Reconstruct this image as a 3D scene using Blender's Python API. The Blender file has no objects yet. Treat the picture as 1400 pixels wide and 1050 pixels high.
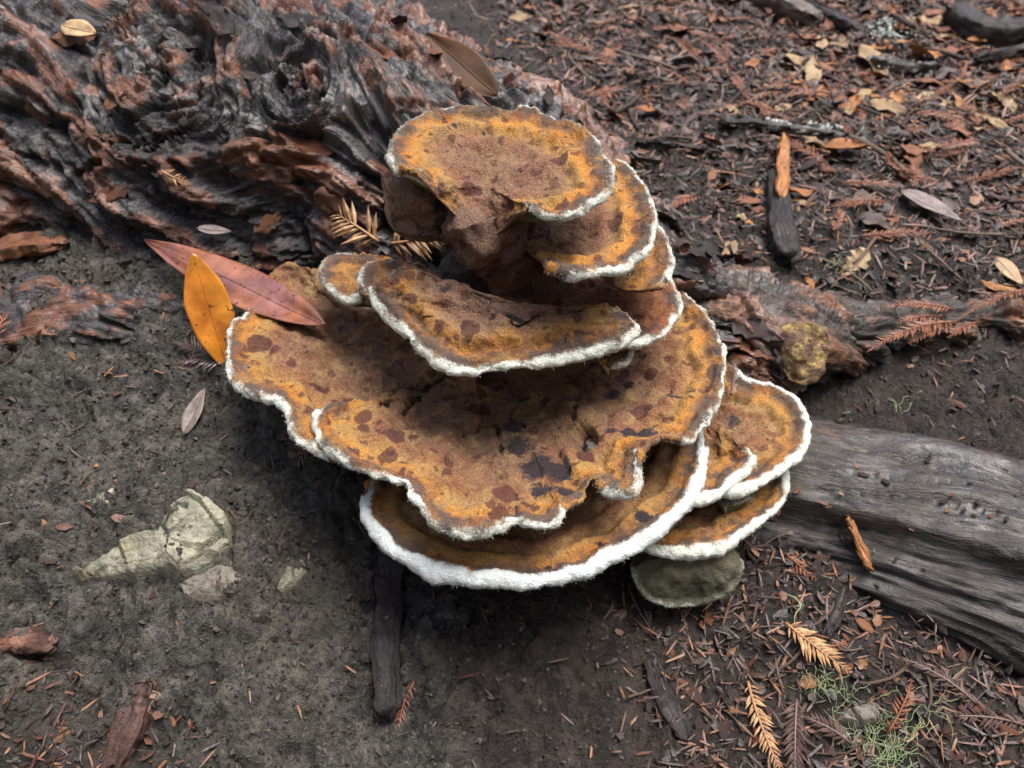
import bpy, math, random
import numpy as np
from mathutils import Vector, Matrix, Quaternion

random.seed(11)
RNG = np.random.default_rng(11)
PI = math.pi
scene = bpy.context.scene
C = scene.collection

# ------------------------------------------------------------------ camera
CAM = np.array([0.0, 0.0, 0.47])
PITCH = math.radians(42.0)
FPX = 1120.0
cam_d = bpy.data.cameras.new('camera')
cam = bpy.data.objects.new('camera', cam_d)
C.objects.link(cam)
cam.location = CAM
cam.rotation_euler = (math.radians(90.0) - PITCH, 0, 0)
cam_d.sensor_width = 36.0
cam_d.lens = FPX / 1400.0 * 36.0
cam_d.clip_start = 0.01
cam_d.clip_end = 500.0
cam_d.dof.use_dof = True
cam_d.dof.focus_distance = 0.47
cam_d.dof.aperture_fstop = 10.0
scene.camera = cam

# ------------------------------------------------------------------ world, sun, exposure
SUN_DIR = Vector((-0.28, -0.10, -1.0)).normalized()      # direction the light travels
w = bpy.data.worlds.new('World')
scene.world = w
w.use_nodes = True
wt = w.node_tree
bg = wt.nodes['Background']
sky = wt.nodes.new('ShaderNodeTexSky')
sky.sky_type = 'NISHITA'
sky.sun_disc = False
to_sun = -SUN_DIR
sky.sun_elevation = math.asin(to_sun.z)
sky.sun_rotation = math.atan2(to_sun.x, to_sun.y)
sky.air_density = 1.0
sky.dust_density = 3.0
wt.links.new(sky.outputs['Color'], bg.inputs['Color'])
bg.inputs['Strength'].default_value = 0.085
sun_d = bpy.data.lights.new('sun', 'SUN')
sun_d.energy = 1.5
sun_d.angle = math.radians(36)
sun_d.color = (1.0, 0.975, 0.94)
sun = bpy.data.objects.new('sun', sun_d)
sun.rotation_mode = 'QUATERNION'
sun.rotation_quaternion = SUN_DIR.to_track_quat('-Z', 'Y')
sun.location = (0.6, 0.6, 3.0)
C.objects.link(sun)
vs = scene.view_settings
vs.view_transform = 'Standard'
vs.look = 'None'
vs.gamma = 1.0
vs.use_curve_mapping = False
vs.exposure = 2.05
scene.cycles.use_denoising = True
scene.cycles.max_bounces = 6

# ------------------------------------------------------------------ pixel -> point
SP, CP = math.sin(PITCH), math.cos(PITCH)


def ray(px, py):
    u = (px - 700.0) / FPX
    v = (py - 525.0) / FPX
    return np.array([u, CP - v * SP, -SP - v * CP])


def at_z(px, py, z):
    d = ray(px, py)
    return CAM + d * ((z - CAM[2]) / d[2])


# ------------------------------------------------------------------ noise (numpy)
_PERM = np.random.default_rng(5).permutation(256).astype(np.int64)
_PERM = np.concatenate([_PERM, _PERM, _PERM])
_G = np.random.default_rng(6).normal(size=(256, 3))
_G /= np.linalg.norm(_G, axis=1)[:, None]


def perlin(x, y, z=None):
    x = np.asarray(x, float)
    y = np.asarray(y, float)
    z = np.zeros_like(x) + (0.37 if z is None else z)
    xi, yi, zi = np.floor(x), np.floor(y), np.floor(z)
    xf, yf, zf = x - xi, y - yi, z - zi
    xi, yi, zi = xi.astype(np.int64) & 255, yi.astype(np.int64) & 255, zi.astype(np.int64) & 255
    u = xf * xf * xf * (xf * (xf * 6 - 15) + 10)
    v = yf * yf * yf * (yf * (yf * 6 - 15) + 10)
    t = zf * zf * zf * (zf * (zf * 6 - 15) + 10)

    def g(i, j, k):
        h = _PERM[_PERM[_PERM[(xi + i) & 255] + ((yi + j) & 255)] + ((zi + k) & 255)]
        return _G[h, 0] * (xf - i) + _G[h, 1] * (yf - j) + _G[h, 2] * (zf - k)
    a = g(0, 0, 0) * (1 - u) + g(1, 0, 0) * u
    b = g(0, 1, 0) * (1 - u) + g(1, 1, 0) * u
    c = g(0, 0, 1) * (1 - u) + g(1, 0, 1) * u
    d = g(0, 1, 1) * (1 - u) + g(1, 1, 1) * u
    return ((a * (1 - v) + b * v) * (1 - t) + (c * (1 - v) + d * v) * t) * 1.5


def fbm(x, y, z=None, oct=4, gain=0.5):
    s, a, f = 0.0, 1.0, 1.0
    for i in range(oct):
        s = s + a * perlin(x * f + 17.3 * i, y * f - 9.1 * i, None if z is None else z * f + 3.7 * i)
        a *= gain
        f *= 2.03
    return s


def worley(x, y, seed=0):
    """distance to the nearest and second nearest jittered point, and a random value of the nearest cell"""
    xi, yi = np.floor(x).astype(np.int64), np.floor(y).astype(np.int64)
    d1 = np.full(x.shape, 9.0)
    d2 = np.full(x.shape, 9.0)
    rv = np.zeros(x.shape)
    for i in (-1, 0, 1):
        for j in (-1, 0, 1):
            h = _PERM[_PERM[(xi + i + seed) & 255] + ((yi + j) & 255)]
            px = xi + i + 0.5 + _G[h, 0] * 0.55
            py = yi + j + 0.5 + _G[h, 1] * 0.55
            d = np.hypot(px - x, py - y)
            m = d < d1
            d2 = np.where(m, d1, np.minimum(d2, d))
            rv = np.where(m, h / 255.0, rv)
            d1 = np.minimum(d1, d)
    return d1, d2, rv


def sstep(a, b, x):
    t = np.clip((x - a) / (b - a), 0, 1)
    return t * t * (3 - 2 * t)


# ------------------------------------------------------------------ mesh helpers
def mesh_np(name, verts, faces, attrs=None, smooth=True):
    verts = np.ascontiguousarray(verts, np.float32)
    me = bpy.data.meshes.new(name)
    me.vertices.add(len(verts))
    me.vertices.foreach_set('co', verts.ravel())
    if isinstance(faces, np.ndarray):
        faces = [faces]
    loops = np.concatenate([f.ravel() for f in faces]).astype(np.int32)
    lens = np.concatenate([np.full(len(f), f.shape[1], np.int32) for f in faces])
    starts = np.concatenate([[0], np.cumsum(lens)[:-1]]).astype(np.int32)
    me.loops.add(len(loops))
    me.loops.foreach_set('vertex_index', loops)
    me.polygons.add(len(lens))
    me.polygons.foreach_set('loop_start', starts)
    me.update(calc_edges=True)
    me.polygons.foreach_set('use_smooth', np.full(len(lens), smooth, bool))
    for k, v in (attrs or {}).items():
        v = np.asarray(v, np.float32)
        if v.ndim == 1:
            a = me.attributes.new(k, 'FLOAT', 'POINT')
            a.data.foreach_set('value', v)
        else:
            a = me.attributes.new(k, 'FLOAT_VECTOR', 'POINT')
            a.data.foreach_set('vector', np.ascontiguousarray(v).ravel())
    me.validate(verbose=False)
    return me


def grid_faces(nr, nc, wrap=False):
    i = np.arange(nr - 1)[:, None]
    j = np.arange(nc if wrap else nc - 1)[None, :]
    a = i * nc + j
    b = i * nc + (j + 1) % nc
    return np.stack([a, b, b + nc, a + nc], -1).reshape(-1, 4)


def grid_normals(P, wrap=False):
    du = np.gradient(P, axis=0)
    if wrap:
        dv = np.roll(P, -1, 1) - np.roll(P, 1, 1)
    else:
        dv = np.gradient(P, axis=1)
    n = np.cross(dv, du)
    n /= np.linalg.norm(n, axis=-1)[..., None] + 1e-12
    return n


def link(name, me, mat=None, parent=None, **props):
    o = bpy.data.objects.new(name, me)
    C.objects.link(o)
    if mat is not None and not me.materials:
        me.materials.append(mat)
    if parent is not None:
        o.parent = parent
        o.matrix_parent_inverse = Matrix.Translation(-parent.location)
    for k, v in props.items():
        o[k] = v
    return o


def empty(name, loc, **props):
    o = bpy.data.objects.new(name, None)
    C.objects.link(o)
    o.location = loc
    o.empty_display_size = 0.02
    for k, v in props.items():
        o[k] = v
    return o


# ------------------------------------------------------------------ material helpers
class NT:
    def __init__(self, name):
        self.m = bpy.data.materials.new(name)
        self.m.use_nodes = True
        self.t = self.m.node_tree
        self.p = self.t.nodes['Principled BSDF']
        self.co = self.n('ShaderNodeTexCoord').outputs['Object']

    def n(self, kind, ins=None, **props):
        nd = self.t.nodes.new(kind)
        for k, v in props.items():
            setattr(nd, k, v)
        for k, v in (ins or {}).items():
            self.put(nd.inputs[k], v)
        return nd

    def put(self, sock, v):
        if isinstance(v, bpy.types.NodeSocket):
            self.t.links.new(v, sock)
        else:
            if sock.type == 'RGBA' and len(v) == 3:
                v = (*v, 1)
            sock.default_value = v

    def math(self, op, a, b=0.0, c=0.0, clamp=False):
        nd = self.n('ShaderNodeMath', {0: a, 1: b, 2: c}, operation=op)
        nd.use_clamp = clamp
        return nd.outputs[0]

    def noise(self, scale, detail=4, rough=0.55, co=None, dist=0.0):
        return self.n('ShaderNodeTexNoise', {'Vector': co or self.co, 'Scale': scale, 'Detail': detail,
                                             'Roughness': rough, 'Distortion': dist}).outputs['Fac']

    def rng(self, v, a, b, c=0.0, d=1.0, smooth=True):
        nd = self.n('ShaderNodeMapRange', {'Value': v, 'From Min': a, 'From Max': b, 'To Min': c, 'To Max': d})
        nd.interpolation_type = 'SMOOTHSTEP' if smooth else 'LINEAR'
        return nd.outputs[0]

    def mix(self, f, a, b, mode='MIX'):
        nd = self.n('ShaderNodeMix', data_type='RGBA', blend_type=mode)
        self.put(nd.inputs[0], f)
        self.put(nd.inputs[6], a)
        self.put(nd.inputs[7], b)
        return nd.outputs[2]

    def ramp(self, f, stops, interp='LINEAR'):
        nd = self.n('ShaderNodeValToRGB', {'Fac': f})
        cr = nd.color_ramp
        cr.interpolation = interp
        while len(cr.elements) < len(stops):
            cr.elements.new(0.5)
        for e, (p, c) in zip(cr.elements, stops):
            e.position = p
            e.color = (*c, 1)
        return nd.outputs[0]

    def attr(self, name, out='Fac'):
        return self.n('ShaderNodeAttribute', attribute_name=name).outputs[out]

    def bump(self, h, dist, strength=1.0, prev=None):
        nd = self.n('ShaderNodeBump', {'Height': h, 'Distance': dist, 'Strength': strength})
        if prev is not None:
            self.put(nd.inputs['Normal'], prev)
        return nd.outputs[0]

    def done(self, color, rough=0.6, normal=None, spec=0.5, film=0.0, film_n=None, film_r=0.15, **kw):
        if film:
            self.put(self.p.inputs['Coat Weight'], film)
            self.put(self.p.inputs['Coat Roughness'], film_r)
            if film_n is not None:
                self.put(self.p.inputs['Coat Normal'], film_n)
        self.put(self.p.inputs['Base Color'], color)
        self.put(self.p.inputs['Roughness'], rough)
        self.put(self.p.inputs['Specular IOR Level'], spec)
        if normal is not None:
            self.put(self.p.inputs['Normal'], normal)
        for k, v in kw.items():
            self.put(self.p.inputs[k.replace('_', ' ')], v)
        return self.m


def mat_soil():
    t = NT('soil')
    reg = t.attr('clay')
    n1 = t.noise(9, 5)
    n2 = t.noise(70, 6, 0.65)
    n3 = t.noise(420, 5, 0.7)
    clay = t.mix(t.rng(n2, 0.35, 0.68), (0.058, 0.052, 0.044), (0.175, 0.16, 0.13))
    vc = t.n('ShaderNodeTexVoronoi', {'Vector': t.co, 'Scale': 110.0}).outputs['Color']
    vd = t.n('ShaderNodeTexVoronoi', {'Vector': t.co, 'Scale': 310.0}).outputs['Color']
    vv_ = t.math('ADD', t.math('MULTIPLY', t.n('ShaderNodeSeparateColor', {0: vc}).outputs[0], .55), t.math('MULTIPLY', t.n('ShaderNodeSeparateColor', {0: vd}).outputs[0], .45))
    clay = t.mix(t.rng(n1, 0.45, 0.7), clay, (0.14, 0.123, 0.094))
    clay = t.mix(t.rng(vv_, .15, .85, 0, .75), clay, t.mix(.72, clay, (0.012, 0.011, 0.010)))
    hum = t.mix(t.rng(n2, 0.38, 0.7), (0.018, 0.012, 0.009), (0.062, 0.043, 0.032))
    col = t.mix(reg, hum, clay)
    col = t.mix(t.rng(n3, 0.3, 0.75), col, t.mix(0.5, col, (0.0, 0.0, 0.0)), 'MIX')
    pale = t.rng(t.noise(150, 3, 0.6), 0.66, 0.72)
    col = t.mix(t.math('MULTIPLY', pale, 0.45), col, (0.19, 0.165, 0.12))
    h = t.math('ADD', t.math('MULTIPLY', t.noise(260, 6, 0.65), 1.0), t.math('MULTIPLY', t.noise(1100, 3, 0.6), 0.3))
    nb = t.bump(h, 0.006, 1.0)
    rough = t.rng(n2, 0.3, 0.7, 0.42, 0.8)
    return t.done(col, rough, nb, 0.45)


def mat_bark(name, dark, mid, red, redness, wet=0.36, grain=1.0, film=0.5):
    t = NT(name)
    flow = t.attr('flow', 'Vector')
    pl = t.attr('plate')
    dirt = t.attr('dirt')
    g1 = t.noise(1.0, 6, 0.62, co=flow)
    mp = t.n('ShaderNodeVectorMath', {0: flow, 1: (4.0, 1.5, 4.0)}, operation='MULTIPLY').outputs[0]
    g2 = t.noise(1.0, 5, 0.65, co=mp)
    col = t.mix(t.rng(g1, 0.35, 0.7), dark, mid)
    rp = t.noise(30, 6, 0.6, dist=0.6)
    rmask = t.rng(t.math('ADD', rp, t.math('MULTIPLY', pl, 0.5)), redness, redness + 0.12)
    rcol = t.mix(t.rng(g2, 0.3, 0.7), red, tuple(c * 0.42 for c in red))
    rcol = t.mix(t.rng(t.noise(55, 4), 0.5, 0.7), rcol, (0.30, 0.145, 0.085))
    col = t.mix(rmask, col, rcol)
    col = t.mix(t.rng(g2, 0.3, 0.72), col, t.mix(0.55, col, (0.012, 0.01, 0.01)))
    soil = t.mix(t.noise(200, 4), (0.018, 0.016, 0.014), (0.06, 0.052, 0.043))
    dn = t.rng(t.math('ADD', dirt, t.math('MULTIPLY', t.math('SUBTRACT', t.noise(120, 5, 0.65), 0.5), 1.3)), 0.42, 0.62)
    col = t.mix(dn, col, soil)
    h = t.math('ADD', t.math('MULTIPLY', g1, 1.0), t.math('MULTIPLY', g2, 0.55))
    nb = t.bump(h, 0.0045 * grain, 1.0)
    nb = t.bump(t.noise(600, 4, 0.6), 0.0012, 0.8, nb)
    rough = t.math('ADD', t.rng(g2, 0.3, 0.7, wet - 0.1, wet + 0.2), t.math('MULTIPLY', dn, 0.3))
    wetm = t.math('MULTIPLY', t.rng(t.noise(26, 4, .6), .40, .64, .08 * film, film), t.math('SUBTRACT', 1.0, t.math('MULTIPLY', dn, .7)))
    fn = t.bump(t.math('ADD', g1, t.math('MULTIPLY', t.noise(240, 3), .5)), 0.0020 * grain, 0.8)
    return t.done(col, rough, nb, 0.5, film=wetm, film_n=fn, film_r=0.30)


def mat_cap(name, white=0.0012, red=0.0, dull=0.0, orange=1.0, whitecol=(0.72, 0.74, 0.64), spots=1.0, mauve=0.0):
    t = NT(name)
    e = t.attr('edge')
    st = t.attr('stain')
    n_lo = t.noise(38, 3)
    n_md = t.noise(95, 5, 0.6)
    n_hi = t.noise(430, 4, 0.7)
    n_fz = t.noise(900, 3, 0.7)
    # distance from the growing edge, wobbling
    ew = t.math('ADD', e, t.math('MULTIPLY', t.math('SUBTRACT', n_lo, 0.5), 0.022))
    ew = t.math('ADD', ew, t.math('MULTIPLY', t.math('SUBTRACT', n_hi, 0.5), 0.006))
    f = t.math('DIVIDE', ew, 0.060, clamp=True)
    o = orange
    band = t.ramp(f, [(0.0, (0.10, 0.045, 0.026)),
                      (0.07, (0.20, 0.070, 0.020)),
                      (0.15, (0.49 * o, 0.175 * o, 0.016)),
                      (0.25, (0.52 * o, 0.235 * o, 0.035)),
                      (0.33, (0.40 * o, 0.21 * o, 0.060)),
                      (0.45, (0.25, 0.092, 0.040)),
                      (0.60, (0.20, 0.083, 0.046)),
                      (0.80, (0.20, 0.10, 0.062)),
                      (1.0, (0.145, 0.075, 0.050))])
    ochre = t.mix(n_hi, (0.46, 0.29, 0.105), (0.24, 0.14, 0.052))
    col = t.mix(t.math('MULTIPLY', t.rng(n_md, 0.46, 0.64), 0.75), band, ochre)
    rust = t.mix(n_hi, (0.11, 0.034, 0.020), (0.23, 0.072, 0.032))
    col = t.mix(t.math('MULTIPLY', t.rng(t.noise(60, 5, 0.6, dist=0.8), 0.50, 0.66), 0.8), col, rust)
    if red:
        col = t.mix(red, col, t.mix(n_hi, (0.17, 0.035, 0.018), (0.28, 0.075, 0.032)))
    if mauve:
        inn = t.math('MULTIPLY', t.rng(e, 0.012, 0.026), t.rng(n_md, 0.25, 0.65, 0.3 * mauve, 1.5 * mauve))
        col = t.mix(inn, col, t.mix(n_hi, (0.085, 0.045, 0.04), (0.22, 0.12, 0.095)))
    # velvet mottling
    col = t.mix(t.rng(n_fz, 0.35, 0.7), t.mix(0.45, col, (0.03, 0.015, 0.01)), t.mix(0.22, col, (0.45, 0.30, 0.15)))
    # round maroon-brown spots, larger and fewer near the edge
    wob = t.n('ShaderNodeTexNoise', {'Vector': t.co, 'Scale': 160.0, 'Detail': 2.0}).outputs['Color']
    wv = t.n('ShaderNodeVectorMath', {0: wob, 1: (0.005, 0.005, 0.005)}, operation='MULTIPLY').outputs[0]
    wc = t.n('ShaderNodeVectorMath', {0: t.co, 1: wv}, operation='ADD').outputs[0]

    def spot(scale, lim, keep):
        v = t.n('ShaderNodeTexVoronoi', {'Vector': wc, 'Scale': scale, 'Randomness': 1.0})
        sep = t.n('ShaderNodeSeparateColor', {0: v.outputs['Color']})
        r = t.math('MULTIPLY', sep.outputs[0], lim)
        d = t.math('SUBTRACT', r, v.outputs['Distance'])
        return t.math('MULTIPLY', t.rng(d, -0.02, 0.06), t.rng(sep.outputs[1], keep, keep + 0.02))
    away = t.rng(e, 0.004, 0.008)
    s1 = t.math('MULTIPLY', spot(62, 0.50, 0.22), t.math('MULTIPLY', away, 0.82 * spots))
    s2 = t.math('MULTIPLY', spot(125, 0.46, 0.35), t.math('MULTIPLY', away, 0.7 * spots))
    maroon = t.mix(n_fz, (0.038, 0.011, 0.011), (0.085, 0.028, 0.024))
    col = t.mix(s1, col, maroon)
    col = t.mix(s2, col, maroon)
    sp3 = t.math('MULTIPLY', t.rng(t.noise(330, 2, 0.5), 0.66, 0.72), t.math('MULTIPLY', away, t.rng(n_lo, 0.4, 0.6)))
    col = t.mix(t.math('MULTIPLY', sp3, 0.85), col, (0.035, 0.014, 0.012))
    # dark fuzzy zone behind the white edge, in patches
    dz = t.math('MULTIPLY', t.rng(t.math('ADD', e, t.math('MULTIPLY', t.math('SUBTRACT', n_hi, .5), .006)), white + 0.012, white + 0.004), t.rng(t.noise(70, 3), 0.43, 0.56))
    col = t.mix(t.math('MULTIPLY', dz, 0.85), col, t.mix(n_fz, (0.03, 0.02, 0.018), (0.12, 0.095, 0.08)))
    # named stains: tar-black rot, plus black along the deeper dents
    sn = t.math('ADD', t.math('MULTIPLY', t.math('SUBTRACT', n_md, 0.5), 1.5), t.math('MULTIPLY', t.math('SUBTRACT', n_hi, 0.5), 1.3))
    sm = t.math('MULTIPLY', t.rng(t.math('ADD', st, sn), 0.40, 0.75), t.rng(st, 0.04, 0.2))
    col = t.mix(sm, col, t.mix(n_hi, (0.012, 0.009, 0.011), (0.045, 0.03, 0.032)))
    if dull:
        g = t.mix(n_md, (0.055, 0.056, 0.035), (0.15, 0.145, 0.095))
        col = t.mix(dull, col, g)
    # white woolly growing edge
    ef = t.math('ADD', e, t.math('MULTIPLY', t.math('SUBTRACT', n_fz, 0.5), 0.005))
    ef = t.math('ADD', ef, t.math('MULTIPLY', t.math('SUBTRACT', t.noise(75, 3), 0.5), 0.007))
    wm = t.math('MULTIPLY', t.rng(ef, white + 0.0012, white - 0.0012), t.attr('margin'))
    wc2 = t.mix(t.rng(n_fz, 0.4, 0.7), tuple(c * 0.86 for c in whitecol), whitecol)
    col = t.mix(wm, col, wc2)
    # pore side
    um = t.rng(e, -0.016, -0.024)
    col = t.mix(um, col, t.mix(n_hi, (0.16, 0.14, 0.06), (0.09, 0.075, 0.035)))
    h = t.math('ADD', t.math('MULTIPLY', n_fz, 0.8), t.math('MULTIPLY', n_hi, 0.8))
    nb = t.bump(h, 0.0022, 0.9)
    rough = t.math('SUBTRACT', 0.86, t.math('MULTIPLY', sm, 0.42))
    return t.done(col, rough, nb, 0.3)


def mat_plain(name, cols, rough=0.6, scale=160, by='object', bumpd=0.0008, spec=0.4, spots=None):
    """a colour picked per object or per loose piece from cols, mottled"""
    t = NT(name)
    if by == 'island':
        r = t.n('ShaderNodeNewGeometry').outputs['Random Per Island']
    elif by == 'object':
        r = t.n('ShaderNodeObjectInfo').outputs['Random']
    else:
        r = t.noise(40, 3)
    k = len(cols)
    col = t.ramp(r, [(i / max(1, k), c) for i, c in enumerate(cols)], 'CONSTANT' if by != 'noise' else 'LINEAR')
    n = t.noise(scale, 5, 0.65)
    col = t.mix(t.rng(n, 0.35, 0.75), t.mix(0.5, col, (0.02, 0.012, 0.008)), col)
    if spots:
        m = t.rng(t.noise(spots[0], 3, 0.6), spots[1], spots[1] + 0.04)
        col = t.mix(m, col, spots[2])
    nb = t.bump(t.noise(scale * 3, 4, 0.6), bumpd, 0.8)
    return t.done(col, t.rng(n, 0.3, 0.7, rough - 0.12, rough + 0.12), nb, spec)


# ================================================================== GROUND
def ground_base(x, y):
    yy = np.asarray(y, float) - 0.2
    left = 0.39 * np.minimum(yy, 0.36) + 0.10 * np.maximum(yy - 0.36, 0)
    right = 0.20 * np.minimum(yy, 0.40) + 0.05 * np.clip(yy - 0.40, 0, 3)
    left = np.minimum(left, 0.30 + 0.02 * yy)
    b = sstep(-0.14, 0.10, np.asarray(x, float))
    rr = np.hypot(x, np.asarray(y, float) - 0.4)
    far = sstep(1.8, 5.0, rr)
    h = left * (1 - b) + right * b
    h = np.maximum(h, -0.25)
    # unseen slopes added all round to cut horizon light, gentler towards the back
    steep = 1.2 - 0.65 * sstep(-0.2, 0.9, (np.asarray(y, float) - 0.4) / (rr + 1e-6))
    side = steep * (np.clip(rr - 2.0, 0, 26) - 0.9 * (1 - np.exp(-np.clip(rr - 2.0, 0, 26) / 0.9)))
    side = side * (1 + 0.12 * perlin(np.asarray(x) * .3, np.asarray(y) * .3))
    hol = -0.035 * np.exp(-(((np.asarray(x) + .02) / .13) ** 2 + ((np.asarray(y) - .37) / .09) ** 2))
    return h * (1 - far) + 0.15 * far + side + hol


def clay_shade_mask(x, y):
    m = sstep(0.04, -0.12, x + 0.35 * (y - 0.25) + 0.05 * fbm(x * 9, y * 9, oct=3))  # darker soil from here: partly real humus, partly shade painted under the fungus
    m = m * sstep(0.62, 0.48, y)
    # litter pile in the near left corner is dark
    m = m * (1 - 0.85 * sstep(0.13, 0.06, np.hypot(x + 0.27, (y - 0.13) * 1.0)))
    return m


def ground_detail(x, y):
    near = sstep(1.6, 0.7, np.hypot(x, y - 0.35))
    wx = x + 0.012 * fbm(x * 40, y * 40, oct=2)
    wy = y + 0.012 * fbm(x * 40 + 31, y * 40, oct=2)
    d1, d2, rv = worley(wx * 55, wy * 55, 3)
    e1, e2, rw = worley(wx * 130 + 7, wy * 130, 9)
    cl = clay_shade_mask(x, y)
    h = 0.012 * fbm(x * 7, y * 7, oct=3)
    h = h + 0.007 * fbm(x * 24, y * 24, oct=3)
    c1, c2, rc = worley(wx * 260 + 3, wy * 260, 17)
    clod = (sstep(0.0, 0.35, d2 - d1) * (0.4 + rv) + 0.5 * (1 - d1)) * 0.0078
    crumb = (sstep(0.0, 0.35, e2 - e1) * (0.2 + rw) + 0.5 * (1 - e1)) * 0.0046
    crumb = crumb + (1 - np.clip(c1 * 1.2, 0, 1) ** 2) * rc * 0.0017 * near
    patch = 0.35 + 0.65 * sstep(-0.15, 0.35, fbm(x * 13 + 5, y * 13, oct=2))
    h = h + (clod * (0.5 + 0.5 * cl) + crumb) * patch
    h = h + 0.0024 * fbm(x * 150, y * 170, oct=3, gain=0.6) * near
    # crumbling hollows
    h = h - 0.012 * sstep(0.28, 0.5, fbm(x * 15 + 40, y * 15 + 3, oct=3)) * cl
    return h


def axis_steps(lo, hi, step, out, growth=1.22):
    core = np.arange(lo, hi + step, step)
    a, s, left = core[0], step, []
    while a > -out:
        s *= growth
        a -= s
        left.append(a)
    b, s, right = core[-1], step, []
    while b < out:
        s *= growth
        b += s
        right.append(b)
    return np.concatenate([left[::-1], core, right])


gx = axis_steps(-0.45, 0.50, 0.0017, 60)
gy = axis_steps(0.14, 0.70, 0.0017, 60, 1.045)
GX, GY = np.meshgrid(gx, gy)
GH = ground_base(GX, GY) + ground_detail(GX, GY)
P = np.stack([GX, GY, GH], -1)
M_SOIL = mat_soil()
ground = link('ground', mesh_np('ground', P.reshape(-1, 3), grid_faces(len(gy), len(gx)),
                                {'clay': clay_shade_mask(GX, GY).ravel()}), M_SOIL, kind='structure')


# ================================================================== ROOTS
def cr_path(pts, n):
    """Catmull-Rom through rows of pts, n samples"""
    pts = np.asarray(pts, float)
    ext = np.vstack([2 * pts[0] - pts[1], pts, 2 * pts[-1] - pts[-2]])
    u = np.linspace(0, len(pts) - 1 - 1e-6, n)
    i = u.astype(int)
    f = (u - i)[:, None]
    p0, p1, p2, p3 = ext[i], ext[i + 1], ext[i + 2], ext[i + 3]
    return 0.5 * (2 * p1 + (p2 - p0) * f + (2 * p0 - 5 * p1 + 4 * p2 - p3) * f ** 2 + (3 * p1 - p0 - 3 * p2 + p3) * f ** 3)


def terrace(h, k, soft=0.35):
    f = h * k
    i = np.floor(f)
    r = f - i
    return (i + sstep(0.5 - soft / 2, 0.5 + soft / 2, r)) / k


ROOT_SAMPLES = []


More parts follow.
